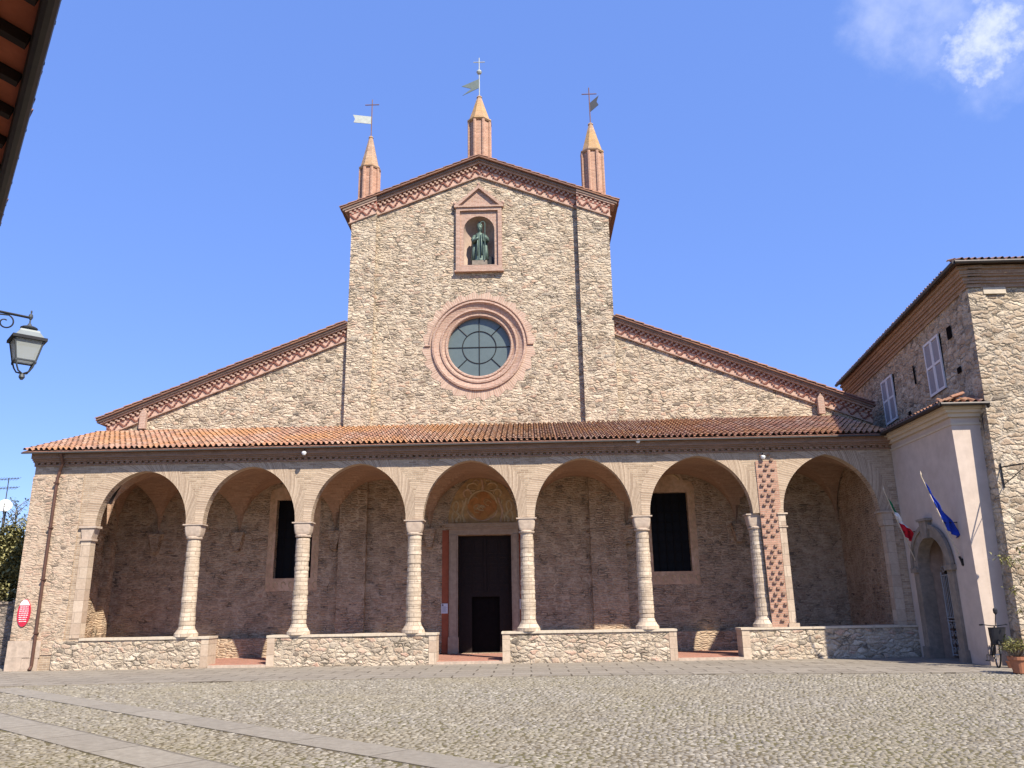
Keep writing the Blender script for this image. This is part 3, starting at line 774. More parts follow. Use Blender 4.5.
for xa_, xb_ in ((-3.60, -3.33), (-.47, -.25)): MB().box(xa_, xb_, B - .02, B, .1, 4.9).build('painted_border', M['redpaint'], portal)
# fresco lunette: painted shield between scrolls, in low relief
FX = -1.95
lun = [(x, z) for x, z in arch_pts(FX, 1.42, 5.15, 2.02, 28, .3)]
fres = MB().prism([lun], B - .02, B).build('fresco', M['fresco'], church)
mb = MB()
sh = [(FX + (.56 + .05 * math.cos(4 * a)) * math.cos(a), 5.86 + (.54 + .06 * math.cos(4 * a + .6)) * math.sin(a)) for a in np.linspace(0, 2 * math.pi, 48, endpoint=False)]
mb.prism([sh], B - .045, B - .02); shd = mb.build('shield', M['frescored'], fres)
mb = MB()
for k in range(9):
    x_, z_ = FX + random.uniform(-.36, .36), 5.86 + random.uniform(-.36, .36)
    MB().tube([(x_ + .12 * math.cos(t_), B - .047, z_ + .10 * math.sin(t_)) for t_ in np.linspace(0, random.uniform(3, 5.5), 9)], .022, 5).build('painted_figure', M['fresco'] if k % 3 else M['frescopale'], shd)
def scroll(pts, r): MB().tube([(FX + x, B - .022, z) for x, z in pts], r, 6).build('scroll', M['frescopale'] if random.random() < .7 else M['fborder'], fres)
for s in (-1, 1):
    scroll([(s * (.72 + .10 * math.sin(t_ * 4)), 5.2 + t_ * 1.0) for t_ in np.linspace(0, 1, 10)], .055)
    scroll([(s * (.84 + .07 * math.sin(t_ * 5 + 1)), 5.2 + t_ * .9) for t_ in np.linspace(0, 1, 10)], .04)
    scroll([(s * (.40 + .22 * math.cos(t_)), 6.66 + .16 * math.sin(t_)) for t_ in np.linspace(-2, 2.8, 14)], .04)
    scroll([(s * (.62 + .16 * math.cos(t_)), 6.40 + .16 * math.sin(t_)) for t_ in np.linspace(-1, 3.4, 12)], .045)
    scroll([(s * (1.08 + .13 * math.cos(t_) * (1 - t_ / 9)), 5.85 + .22 * math.sin(t_)) for t_ in np.linspace(-1.4, 5, 16)], .04)
    scroll([(s * (1.02 + .06 * math.sin(7 * t_)), 5.2 + .42 * t_) for t_ in np.linspace(0, 1, 8)], .06)
    scroll([(s * 1.22, 5.2), (s * 1.25, 5.45), (s * 1.2, 5.62)], .045)
    scroll([(s * (.25 + .12 * math.cos(t_)), 6.86 + .09 * math.sin(t_)) for t_ in np.linspace(-1, 4, 9)], .03)
scroll([(.60 * math.cos(t_), 5.90 + .60 * math.sin(t_)) for t_ in np.linspace(0.1, math.pi - .1, 20)], .04)
scroll([(.64 * math.cos(t_), 5.84 + .58 * math.sin(t_)) for t_ in np.linspace(math.pi + .3, 2 * math.pi - .3, 14)], .035)
scroll([(0, 6.5), (.03, 6.7), (-.02, 6.95)], .06)
# side windows inside the portico, with painted borders
for i, (a, b, c, d) in enumerate(WINS):
    mb = MB(); mb.box(a - .02, b + .02, B + .3, B + .33, c - .02, d + .02); wd = mb.build('window', M['darkglass'], church)
    mb = MB()
    for k in range(1, 5): mb.box(a + (b - a) * k / 5 - .012, a + (b - a) * k / 5 + .012, B + .2, B + .224, c, d)
    for k in range(1, 8): mb.box(a, b, B + .226, B + .25, c + (d - c) * k / 8 - .012, c + (d - c) * k / 8 + .012)
    mb.build('grille', M['darkgrille'], wd)
    xm = (a + b) / 2; wv = .29
    out = [(a - wv, c - .5), (b + wv, c - .5), (b + wv, d + .2), (b + .2, d + .42)] + list(reversed(arch_pts(xm, .62, d + .5, .42, 12, 0))) + [(a - .2, d + .42), (a - wv, d + .2)]
    MB().prism([out, [(a, c), (b, c), (b, d), (a, d)]], B - .012, B + .002).build('painted_border', M['fborder'], wd)
    PSC = lambda pts, r, n: MB().tube(pts, r, n).build('painted_scroll', M['frescopale'], wd)
    for k in range(7):
        x = a - .2 + (b - a + .4) * k / 6
        PSC([(x + .09 * math.cos(t_), B - .014, c - .27 + .12 * math.sin(t_)) for t_ in np.linspace(0, 4.5, 9)], .022, 5)
    for s, x0 in ((-1, a - .18), (1, b + .18)):
        for k in range(9):
            z = c + .1 + (d - c) * k / 8.5
            PSC([(x0 + s * .07 * math.cos(t_), B - .014, z + .1 * math.sin(t_)) for t_ in np.linspace(0, 4.5, 7)], .018, 5)
    PSC([(xm + .5 * math.cos(t_), B - .014, d + .42 + .34 * math.sin(t_)) for t_ in np.linspace(.2, math.pi - .2, 12)], .05, 6)
MB().box(AL + .9, -3.75, B - .5, B - .001, .09, .8).build('wall_bench', M['backwall'], church)
MB().box(-.2, AR - 1.5, B - .5, B - .001, .09, .8).build('wall_bench', M['backwall'], church)

# ================================================================== PORTICO
port = thing('portico', 'long seven arched brick portico with tiled lean-to roof across the church front', 'portico', (XC, D, 0))
PL, PR = -18.05, 13.02
ARCH = [(-15.58, -12.31, 6.82, .3), (-11.71, -8.39, 6.90, .3), (-7.82, -4.42, 6.93, .25), (-3.81, -.42, 6.97, .25), (.17, 3.65, 6.97, .3), (4.25, 7.88, 6.96, .45), (8.95, 12.32, 6.93, .95)]
TK = .34
ZS = 4.87
out = [(PL, -.05), (PL, 7.62), (PR, 7.62), (PR, -.05), (12.42, -.05), (12.42, ZS - .001)]
arcs = []
for i, (a, b, zt, pt) in enumerate(ARCH):
    arcs.append(arch_pts((a + b) / 2, (b - a) / 2, ZS, zt - ZS, 28, pt))
seq = []
for i in reversed(range(7)):
    seq += list(reversed(arcs[i]))
    if i == 6: seq += [(8.95, .9), (8.17, .9), (8.17, ZS)]
out += seq + [(-15.70, ZS - .001), (-15.70, -.05)]
MB().prism([out], D, D + TK).build('arcade_wall', M['arcade'], port)
# voussoirs
mb = MB(); mb.uv = {}
bounds = [-16.1] + [(ARCH[i][1] + ARCH[i + 1][0]) / 2 for i in range(6)] + [13.0]
for i, (a, b, zt, pt) in enumerate(ARCH):
    p = arcs[i]; L = 0; base = len(mb.v)
    for k, (x, z) in enumerate(p):
        q0 = p[max(k - 1, 0)]; q1 = p[min(k + 1, len(p) - 1)]
        tx, tz = q1[0] - q0[0], q1[1] - q0[1]; l = math.hypot(tx, tz); nx, nz = -tz / l, tx / l
        if k: L += math.hypot(x - p[k - 1][0], z - p[k - 1][1])
        ow = .52 if i == 6 else .46
        ox = min(max(x + nx * ow, bounds[i] + .004), bounds[i + 1] - .004); oz = z + nz * ow
        w_ = math.hypot(ox - x, oz - z)
        mb.v.append((x, D - .008, z)); mb.uv[len(mb.v) - 1] = (L, 0.01)
        mb.v.append((ox, D - .008, oz)); mb.uv[len(mb.v) - 1] = (L * 1.15, .01 + w_)
    for k in range(len(p) - 1):
        mb.f.append((base + 2 * k, base + 2 * k + 1, base + 2 * k + 3, base + 2 * k + 2)); mb.mi.append(0)
mb.build('arch_ring', M['voussoir'], port)
# the left pier facing of rough stone and corner blocks
MB().box(PL - .02, -16.2, D - .03, D - .002, .5, 6.7).build('pier_facing', M['pier'], port)
mb = MB()
for x0, x1, z0, z1 in ((PL - .06, -17.55, -.05, .42), (-17.54, -16.98, -.05, .40), (PL - .05, -17.3, .425, .98), (-17.29, -16.95, .41, .97)):
    mb.box(x0, x1, D - .07, D + .02, z0, z1)
mb.build('corner_block', M['pinkstone'], port)
ew = [[(D + TK + .005, -.05), (B - .001, -.05), (B - .001, 9.05), (D + TK + .005, 7.3)]]; ef = lambda x, y, z: (y, x, z)
MB().prism(ew, PL, PL + .95, ef).build('end_wall', M['backwall'], port)
MB().prism(ew, 12.55, PR, ef).build('end_wall', M['backwall'], port)
mb = MB(); mb.box(PL + .96, PL + 1.25, B - .9, B - .5, .09, 4.6); mb.build('corner_pilaster', M['backwall'], port)
# columns
def column(x, y, full=True):
    prof = []
    z = 1.02
    prof += [(z, .40), (z + .10, .40), (z + .14, .36), (z + .26, .29), (z + .34, .265)]
    zz = z + .36; k = 0
    while zz < 4.30:
        hgt = random.uniform(.12, .19); rr = .262 - .03 * (zz - 1.3) / 3 + random.uniform(-.012, .012)
        prof += [(zz, rr - .007), (zz + .012, rr), (min(zz + hgt, 4.33) - .01, rr * random.uniform(.985, 1.01)), (min(zz + hgt, 4.33), rr - .008)]
        zz += hgt + .004
    mb = MB(); mb.lathe((x, y, 0), prof, 20, jit=.016)
    c = mb.build('column', M['drum'], port, smooth=False)
    capital(x, y, c)
def capital(x, y, par, w=.33, wx=None):
    wx = wx or w
    mb = MB()
    mb.lathe((x, y, 0), [(4.33, .235 * wx / .36), (4.35, .30 * wx / .36), (4.40, .31 * wx / .36), (4.43, .26 * wx / .36)], 16)
    # cushion block: square above, rounded towards the shaft
    rings = [(4.43, .275, 2.5), (4.50, .30, 2.25), (4.60, .32, 2.1), (4.72, .335, 2.03), (4.825, .34, 2)]
    vs = []; fs = []; n = 24
    for z, r, sq in rings:
        for k in range(n):
            a = 2 * math.pi * k / n + math.pi / n; ca, sa = math.cos(a), math.sin(a)
            e = 2 / (2 + (4 - sq) * 3)
            vs.append((x + r * wx / .36 * math.copysign(abs(ca) ** e, ca), y + r * .72 * math.copysign(abs(sa) ** e, sa), z))
    for i in range(len(rings) - 1):
        for k in range(n):
            fs.append((i * n + k, i * n + (k + 1) % n, (i + 1) * n + (k + 1) % n, (i + 1) * n + k))
    mb.add(vs, fs)
    mb.box(x - wx - .03, x + wx + .03, y - .27, y + .22, 4.826, 4.868)
    return mb.build('capital', M['pinkstone'], par)
CY = D + .19
for x in (-12.03, -8.11, -4.12, -.13, 3.95): column(x, CY)
column(8.0, D + .34)
lp = MB(); lp.box(-16.0, -15.66, D - .03, D + .31, 1.03, 4.35)
lpo = lp.build('respond', M['ashlar'], port)
mb = MB(); mb.box(-16.02, -15.61, D - .08, D + .33, 4.352, 4.42); mb.prism([[(-15.98, 4.421), (-15.65, 4.421), (-15.55, 4.79), (-16.05, 4.79)]], D - .06, D + .32); mb.box(-16.12, -15.49, D - .10, D + .33, 4.791, 4.868)
mb.build('capital', M['pinkstone'], lpo)
mb = MB(); mb.box(12.39, 12.70, D - .03, D + .3, .98, 4.35); mb.box(12.35, 12.73, D - .06, D + .32, 4.36, 4.42); mb.box(12.34, 12.71, D - .05, D + .31, 4.421, 4.80); mb.box(12.24, 12.75, D - .09, D + .33, 4.801, 4.866)
mb.build('respond', M['ashlar'], port)
mb = MB(); mb.box(8.74, 8.97, D - .045, D + .4, 1.04, 4.35); mb.box(8.72, 9.03, D - .07, D + .44, 4.36, 4.41); mb.box(8.73, 8.98, D - .05, D + .42, 4.42, 4.81); mb.box(8.70, 9.06, D - .09, D + .44, 4.815, 4.866); mb.box(8.7, 9.06, D - .1, D + .4, .99, 1.14)
mb.build('respond', M['ashlar'], port)
# mended strip of red brick with projecting toothing bricks
mb = MB(); mb.prism([[(8.16, 1.0), (8.735, 1.0), (8.735, 4.86), (8.86, 5.1), (8.86, 6.72), (8.12, 6.72), (8.12, 4.9)]], D - .035, D - .001)
ps = mb.build('mended_strip', M['patch'], port)
mb = MB()
z = 1.2; r = 0
while z < 6.95:
    for c in range(2):
        x = 8.20 + c * .26 + (.13 if r % 2 else 0) + random.uniform(-.04, .04)
        if z > 4.9: x += .03 * (z - 4.9)
        if x < 8.68 + (.1 if z > 4.9 else 0) and random.random() < .93:
            MB().box(x, x + random.uniform(.09, .13), D - .035 - random.uniform(.05, .08), D - .034, z + random.uniform(-.01, .02), z + .075).build('toothing_brick', M['darkbrick'], ps)
    z += .178; r += 1
# plinth walls
for x0, x1 in ((-15.9, -11.10), (-9.08, -3.28), (-1.03, 4.88), (7.08, PR)):
    mb = MB(); mb.box(x0 + (.26 if x0 > -15.5 else -.6), (x1 - .26 if x1 < 12 else x1), D - .10, D + .62, -.05, .94)
    pw = mb.build('plinth_wall', M['plinth'], port)
    if x0 > -15.5: MB().box(x0, x0 + .258, D - .115, D + .64, -.05, .945).build('end_stone', M['ashlar'], pw)
    if x1 < 12: MB().box(x1 - .258, x1, D - .115, D + .64, -.05, .945).build('end_stone', M['ashlar'], pw)
    mb = MB(); x = x0 - (.03 if x0 > -15 else -.3)
    xe = x1 + (.03 if x1 < 12 else 0)
    while x < xe - .01:
        w_ = min(random.uniform(.7, 1.3), xe - x)
        if xe - x - w_ < .3: w_ = xe - x
        mb.box(x, x + w_ - .008, D - .14 + random.uniform(-.012, .012), D + .66, .946, 1.02 + random.uniform(-.008, .008)); x += w_
    mb.build('coping', M['stone'], pw)
MB().box(PL + .95, PR - .5, D + .06, B - .001, -.05, .09).build('floor', M['floor'], port)
for x0, x1 in ((-11.08, -9.08), (-3.28, -1.03), (4.88, 7.08)):
    MB().box(x0 + .005, x1 - .005, D - .12, D + .059, -.05, .075).build('threshold', M['pinkstone'], port)
# vaults: groined bays, ribs of the groins read as creases
cols_x = [-17.12, -15.35, -11.98, -8.0, -4.10, -.13, 3.94, 8.4, 12.5]
mb = MB()
for i in range(8):
    x0, x1 = cols_x[i], cols_x[i + 1]
    xc = (x0 + x1) / 2 if i == 0 else (ARCH[i - 1][0] + ARCH[i - 1][1]) / 2
    nx, ny = 26, 30; y0, y1 = D + TK, B
    pk = 2.1
    vs = []
    for jy in range(ny + 1):
        y = y0 + (y1 - y0) * jy / ny; v = 2 * jy / ny - 1
        zb = 4.92 + 2.1 * math.sqrt(max(0, 1 - v * v))
        for jx in range(nx + 1):
            x = x0 + (x1 - x0) * jx / nx
            u = (x - xc) / ((x1 - xc) if x > xc else (xc - x0))
            zaa = 4.92 + pk * math.sqrt(max(0, 1 - min(1, u * u)))
            vs.append((x, y, max(zaa, zb)))
    mb.add(vs, [(jy * (nx + 1) + jx, jy * (nx + 1) + jx + 1, (jy + 1) * (nx + 1) + jx + 1, (jy + 1) * (nx + 1) + jx) for jy in range(ny) for jx in range(nx)])
mb.build('vault', M['vault'], port)
for x in cols_x[1:8]:
    MB().prism([[(x - .1, 4.2), (x + .1, 4.2), (x + .26, 4.95), (x - .26, 4.95)]], B - .28, B - .002).build('corbel', M['backwall'], port)
# eave cornice and roof
mb = MB()
for p, z0, z1 in ((.05, 7.06, 7.12), (.15, 7.19, 7.245), (.22, 7.246, 7.30), (.30, 7.301, 7.50)):
    mb.box(PL - .03, PR, D - p, D + .1, z0, z1)
x = PL
while x < PR - .1:
    mb.box(x, x + .12, D - .11, D - .001, 7.121, 7.189); x += .225
mb.build('eave_cornice', M['darkbrick'], port)
E0 = Vector((PL - .28, D - .48, 7.55)); VS = Vector((0, 1, .350)).normalized()
mb = MB(); mb.obox(E0 + Vector((0, .02, -.06)), (1, 0, 0), VS, Vector((0, -.350, 1)).normalized(), PR - PL + .2, 5.27, .05)
rf = mb.build('roof', M['redbrick'], port)
tile_roof('roof_tiles', M['tile'], rf, E0 + Vector((0, 0, .03)), (1, 0, 0), PR - PL + .25, VS, 5.24)
MB().box(PL - .3, PR - .05, D - .515, D - .45, 7.46, 7.505).build('gutter', M['ledge'], port)
mb = MB(); mb.tube([(-16.92, D - .46, 7.46), (-16.95, D - .2, 7.12), (-17.08, D - .1, 6.85), (-17.13, D - .1, 6.6), (-17.15, D - .1, 3.5), (-17.15, D - .1, .15), (-17.15, D - .22, .02)], .055, 10)
dp = mb.build('downpipe', M['downpipe'], port)
mb = MB()
for z in (1.2, 3.0, 4.8, 6.4): mb.box(-17.22, -17.07, D - .17, D - .02, z, z + .05)
mb.build('pipe_clip', M['downpipe'], dp)

# ================================================================== RIGHT: STONE HOUSE AND PLASTERED PORCH
HP = Vector((14.0, 24.0, 0)); HU = (Vector((15.5, 37.2, 0)) - HP).normalized(); HN = Vector((-HU.y, HU.x, 0))   # outward to the left
HL = 14.1; HZ = 11.3
house = thing('stone_house', 'two storey rough stone house with grey shutters at the right of the church', 'house', HP)
def hw(s, n, z): return HP + HU * s + HN * n + Vector((0, 0, z))
WIN_S = [(2.52, 3.96, 8.72, 10.68), (7.58, 9.02, 8.80, 10.68)]
mb = MB()
loops = [[(0, -.05), (HL, -.05), (HL, HZ), (0, HZ)]] + [[(a, c), (b, c), (b, d), (a, d)] for a, b, c, d in WIN_S]
def batter(z): return .34 * (1 - z / HZ)
mb.prism(loops, 0, -.5, lambda x, y, z: tuple(hw(x, y + (batter(z) if y == 0 else 0), z)))
wl = mb.build('wall', M['house'], house)
mb = MB()
mb.prism([[(14.0, -.05), (24, -.05), (24, HZ), (14.0, HZ)]], 24.0, 24.5, lambda x, y, z: (x - (batter(z) if x == 14.0 else 0), y - (batter(z) * .4 if y == 24.0 else 0), z))
mb.prism([[(14.4, -.05), (23.9, -.05), (23.9, HZ), (14.4, HZ)]], 38.5, 38.9, lambda x, y, z: (x + 1.3, y, z))
mb.box(24.0, 24.4, 24.0, 38.9, -.05, HZ)
mb.build('wall', M['house'], house)
# corner blocks and black plates painted as the shade inside putlog holes
mb = MB()
for s, z, w_, h_ in ((1.55, 10.2, .35, .42), (5.2, 9.6, .12, .7), (6.1, 8.6, .25, .18), (1.2, 8.9, .3, .2)):
    p = hw(s, .02 + batter(z), z); mb.obox(p, HU, (0, 0, 1), HN, w_, h_, .012)
for x, z, w_, h_ in ((15.6, 9.2, .3, .14), (15.1, 7.6, .26, .12), (15.7, 7.3, .3, .2), (14.9, 5.3, .25, .12), (16.6, 8.4, .2, .16)):
    mb.box(x, x + w_, 23.985 - batter(z) * .4, 23.998 - batter(z) * .4, z, z + h_)
mb.build('putlog_shade', M['shadeblack'], wl)
# stepped cornice round the two visible sides
mb = MB()
for p, z0, z1 in ((.06, 11.30, 11.42), (.12, 11.42, 11.50), (.16, 11.50, 11.62), (.24, 11.62, 11.69), (.28, 11.69, 11.82), (.36, 11.82, 11.93)):
    mb.prism([[(-p, z0), (HL, z0), (HL, z1), (-p, z1)]], p, -.4, lambda x, y, z: tuple(hw(x, y, z)))
    mb.prism([[(14.0 - p * .2, z0), (24, z0), (24, z1), (14.0 - p * .2, z1)]], 24.0 - p, 24.3)
mb.build('cornice', M['housecornice'] if 'housecornice' in M else M['terra'], house)
mb = MB(); mb.box(14.45, 15.15, 23.93, 23.995, 11.08, 11.29); mb.build('stone_band', M['stone'], wl)
# hipped roof
k = .40; ov = .45
c0 = hw(-ov, ov, 12.0); c1 = hw(HL, ov, 12.0); c2 = Vector((24.5, 38.8, 12.0)); c3 = Vector((24.5, 23.5, 12.0))
c0.y = 23.5
r0 = Vector((19.4, 28.6, 14.05)); r1 = Vector((19.9, 34, 14.05))
mb = MB(); mb.add([c0, c1, c2, c3, r0, r1], [(0, 4, 5, 1), (1, 5, 2), (2, 5, 4, 3), (3, 4, 0), (0, 1, 2, 3)])
hr = mb.build('roof', M['tiledark'], house)
tile_roof('eave_tiles', M['tile'], hr, (c0.x + .1, 23.45, 12.02), (1, 0, 0), 10, (0, 1, .40), 0.8)
tile_roof('eave_tiles', M['tiledark'], hr, hw(HL, ov + .04, 12.02), -HU, HL - .3, Vector((-HN.x, -HN.y, .40)), 0.8)
mb = MB(); mb.tube([c0 + Vector((-.08, -.06, -.03)), c1 + HN * .08 + Vector((0, 0, -.03))], .075, 8); mb.tube([c0 + Vector((-.08, -.06, -.03)), c3 + Vector((0, -.06, -.03))], .06, 8)
mb.build('gutter', M['gutter'], house)
mb = MB(); mb.tube([(13.98, 23.95, 7.5), (13.93, 24.22, 7.2), (13.90, 24.24, 4.0), (13.86, 24.22, .02)], .07, 8); mb.build('downpipe', M['gutter'], house)
# shutters
for (a, b, c, d) in WIN_S:
    mb = MB(); mb.prism([[(a, c), (b, c), (b, d), (a, d)]], -.2, -.22, lambda x, y, z: tuple(hw(x, y, z))); wd = mb.build('window', M['darkglass'], house)
    for s0, s1 in ((a + .02, (a + b) / 2 - .01), ((a + b) / 2 + .01, b - .02)):
        mb = MB(); o = .03
        zb, zm, zt = c + .02, c + (d - c) * .52, d - .02
        fn = lambda x, y, z: tuple(hw(x, y + .075, z))
        f_ = .085
        mb.prism([[(s0, zb), (s1, zb), (s1, zt), (s0, zt)], [(s0 + f_, zb + f_), (s1 - f_, zb + f_), (s1 - f_, zm - f_ / 2), (s0 + f_, zm - f_ / 2)], [(s0 + f_, zm + f_ / 2), (s1 - f_, zm + f_ / 2), (s1 - f_, zt - f_), (s0 + f_, zt - f_)]], 0, .05, fn)
        sh = mb.build('shutter', M['shutter'], house)
        mb = MB(); z = zb + f_
        while z < zt - f_ - .04:
            if not (zm - f_ / 2 - .04 < z < zm + f_ / 2):
                mb.prism([[(s0 + f_, z), (s1 - f_, z), (s1 - f_, z + .038), (s0 + f_, z + .038)]], .01, .035, fn)
            z += .052
        mb.prism([[(s0 + f_, zb + f_), (s1 - f_, zb + f_), (s1 - f_, zt - f_), (s0 + f_, zt - f_)]], .0, .006, fn)
        mb.build('slats', M['shutslat'], sh)

PX, PY0, PY1, PZ = 13.0, 24.4, 28.68, 7.22
porch = thing('plastered_porch', 'pink plastered porch with cream cornice and arched stone doorway beside the portico', 'porch', (PX, PY0, 0))
side = lambda x, y, z: (y, x, z)                       # prism (x=Y, z) extruded along X
GC, GA = 26.8, .95
hole = [(GC - GA, -.05)] + arch_pts(GC, GA, 2.86, .95, 20, 0) + [(GC + GA, -.05)]
outl = [(PY0, -.05), (GC - GA, -.05)] + arch_pts(GC, GA, 2.86, .95, 20, 0) + [(GC + GA, -.05), (PY1, -.05), (PY1, PZ), (PY0, PZ)]
MB().prism([outl], PX, PX + .3, side).build('side_wall', M['plaster'], porch)
MB().box(PX + .301, 13.96, PY0, PY0 + .3, -.05, PZ).build('front_wall', M['plaster'], porch)
MB().box(PX - .012, 13.80, PY0 - .012, PY0 + .04, -.05, .55).build('damp_base', M['stain'], porch)
mb = MB()
for p, z0, z1 in ((.03, 6.98, 7.05), (.10, 7.221, 7.34), (.20, 7.34, 7.44), (.30, 7.44, 7.52)):
    mb.box(PX - p, 13.9, PY0 - p, PY1, z0, z1)
mb.build('cornice', M['trim'], porch)
mb = MB()
a0 = Vector((PX - .42, PY0 - .42, 7.56)); a1 = Vector((PX - .42, PY1, 7.56)); a2 = Vector((14.3, PY1, 8.05)); a3 = Vector((14.0, PY0 + .2, 8.0)); a4 = Vector((14.0, PY0 - .42, 7.56))
mb.add([a0, a1, a2, a3, a4], [(0, 3, 2, 1), (0, 4, 3), (0, 1, 2, 3, 4)])
pr = mb.build('roof', M['tiledark'], porch)
tile_roof('eave_tiles', M['tile'], pr, a0 + Vector((.02, 0, .02)), (1, 0, 0), 1.4, (0, 1, .5), .4)
tile_roof('eave_tiles', M['tiledark'], pr, a0 + Vector((0, 0, .02)), (0, 1, 0), PY1 - PY0 + .3, (1, 0, .4), .8)
mb = MB(); mb.tube([a0 + Vector((-.05, -.05, -.02)), a1 + Vector((-.05, 0, -.02))], .065, 8); mb.tube([a0 + Vector((-.05, -.05, -.02)), a4 + Vector((0, -.05, -.02))], .055, 8)
mb.build('gutter', M['gutter'], porch)
# stone doorway
dw = MB()
for s in (-1, 1):
    ya, yb = sorted((GC + s * (GA - .014), GC + s * 1.28))
    dw.box(PX - .10, PX + .35, ya, yb, -.05, 2.70)
    ya, yb = sorted((GC + s * (GA - .02), GC + s * 1.36)); dw.box(PX - .17, PX + .30, ya, yb, 2.70, 2.86)
    ya, yb = sorted((GC + s * (GA - .02), GC + s * 1.36)); dw.box(PX - .14, PX + .30, ya, yb, -.05, .35)
ro = arch_pts(GC, 1.28, 2.862, 1.28, 20, 0); ri_ = arch_pts(GC, GA - .014, 2.862, .936, 20, 0)
dw.prism([ro + list(reversed(ri_))], PX - .10, PX + .30, side)
ro2 = arch_pts(GC, 1.34, 2.865, 1.34, 20, 0); ri2 = arch_pts(GC, 1.2, 2.865, 1.2, 20, 0)
dw.prism([ro2 + list(reversed(ri2))], PX - .15, PX - .05, side)
dw.prism([[(GC - .16, 3.75), (GC + .16, 3.75), (GC + .24, 4.30), (GC - .24, 4.30)]], PX - .2, PX + .1, side)
dw.box(PX - .24, PX + .1, GC - .32, GC + .32, 4.30, 4.38)
doorway = dw.build('stone_doorway', M['greystone'], porch)
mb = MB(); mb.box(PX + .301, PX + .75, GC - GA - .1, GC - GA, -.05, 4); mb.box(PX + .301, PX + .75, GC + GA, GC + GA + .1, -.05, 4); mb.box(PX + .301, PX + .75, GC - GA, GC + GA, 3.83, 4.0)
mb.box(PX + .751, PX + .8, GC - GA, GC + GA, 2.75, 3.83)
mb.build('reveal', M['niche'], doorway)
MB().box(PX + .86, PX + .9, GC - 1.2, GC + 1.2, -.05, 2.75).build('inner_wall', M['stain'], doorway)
# wrought iron gate: bars above, scrolls below and along the top
mb = MB(); gx = PX + .62
mb.tube([(gx, GC - GA + .03, .06), (gx, GC - GA + .03, 2.7)], .025, 6); mb.tube([(gx, GC + GA - .03, .06), (gx, GC + GA - .03, 2.7)], .025, 6); mb.tube([(gx, GC, .06), (gx, GC, 2.7)], .025, 6)
for z in (.1, 1.15, 1.25, 2.6): mb.tube([(gx, GC - GA + .03, z), (gx, GC + GA - .03, z)], .02, 6)
for k in range(1, 18):
    y = GC - GA + .03 + (2 * GA - .06) * k / 18
    mb.tube([(gx, y, 1.25), (gx, y, 2.6)], .013, 5)
for k in range(8):
    for r_ in range(4):
        y = GC - GA + .15 + k * .228; z = .24 + r_ * .25
        mb.tube([(gx, y + (.10 - .011 * t_) * math.cos(t_ * (1 if (k + r_) % 2 else -1)), z + (.115 - .012 * t_) * math.sin(t_)) for t_ in np.linspace(0, 7.5, 16)], .012, 5)
for k in range(6):
    y = GC - GA + .2 + k * .3; mb.tube([(gx, y + (.14 - .016 * t_) * math.cos(t_), 2.78 + (.14 - .016 * t_) * math.sin(t_)) for t_ in np.linspace(0, 7, 14)], .012, 5)
mb.build('gate', M['gateiron'], doorway)

# ================================================================== LEFT: TILED HOUSE OVER THE CAMERA
G0 = at_z(62, 0, 6.0); G1 = at_z(0, 228, 6.0)
LU = (G1 - G0); LU.z = 0; LU.normalize(); LN = Vector((LU.y, -LU.x, 0))
if LN.x < 0: LN = -LN
lh = thing('eaved_house', 'house with dark rafters and terracotta boards under its eaves, top left corner', 'house', (G0.x, G0.y, 0))
def lp_(s, n, z): return Vector((G0.x, G0.y, 0)) + LU * s + LN * n + Vector((0, 0, z))
S0, S1 = -9.0, 11.0; WN = -1.25; PIT = .30
mb = MB(); mb.obox(lp_(S0, WN - .4, -.05), LU, LN, (0, 0, 1), S1 - S0 - .3, .4, 6.3); mb.build('wall', M['plaster'], lh)
mb = MB(); mb.obox(lp_(S0, WN - 8, -.05), LU, LN, (0, 0, 1), .4, 7.6, 6.3); mb.obox(lp_(S1 - .7, WN - 8, -.05), LU, LN, (0, 0, 1), .4, 7.6, 6.3); mb.obox(lp_(S0, WN - 8.4, -.05), LU, LN, (0, 0, 1), S1 - S0 - .3, .4, 6.3)
mb.build('wall', M['plaster'], lh)
RV = (-LN + Vector((0, 0, PIT))).normalized(); RNN = (LN * PIT + Vector((0, 0, 1))).normalized()
mb = MB(); mb.obox(lp_(S0, -.02, 6.03), LU, RV, RNN, S1 - S0, 4.9, .04); mb.build('eave_boarding', M['eavetile'], lh)
mb = MB(); s = S0 + .1
while s < S1:
    mb.obox(lp_(s, -.15, 5.97), LU, RV, RNN, .085, 4.6, .09); s += .56
mb.build('rafters', M['rafter'], lh)
mb = MB(); mb.tube([lp_(S0, -.065, 5.985), lp_(S1, -.065, 5.985)], .062, 10); gu = mb.build('gutter', M['gutterbrown'] if 'gutterbrown' in M else M['gutter'], lh)
s = S0 + .3
while s < S1:
    MB().obox(lp_(s, -.06, 5.98), LU, LN, (0, 0, 1), .02, .06, .02).build('gutter_hook', M['iron'], gu); s += .56
mb = MB(); mb.tube([lp_(-.62 - 0, -.1, 5.86), lp_(-.62, WN, 5.86)], .03, 6); mb.build('tie_rod', M['ledge'], lh)
tile_roof('roof_tiles', M['tiledark'], lh, lp_(S0, -.02, 6.12), LU, S1 - S0, RV, 4.8, .22, .45)
mb = MB(); mb.obox(lp_(S0, -.02 - 4.7, 6.12 + 1.40), LU, (-LN - Vector((0, 0, PIT))).normalized(), (LN * -PIT + Vector((0, 0, 1))).normalized(), S1 - S0, 4.9, .08); mb.build('roof', M['tiledark'], lh)

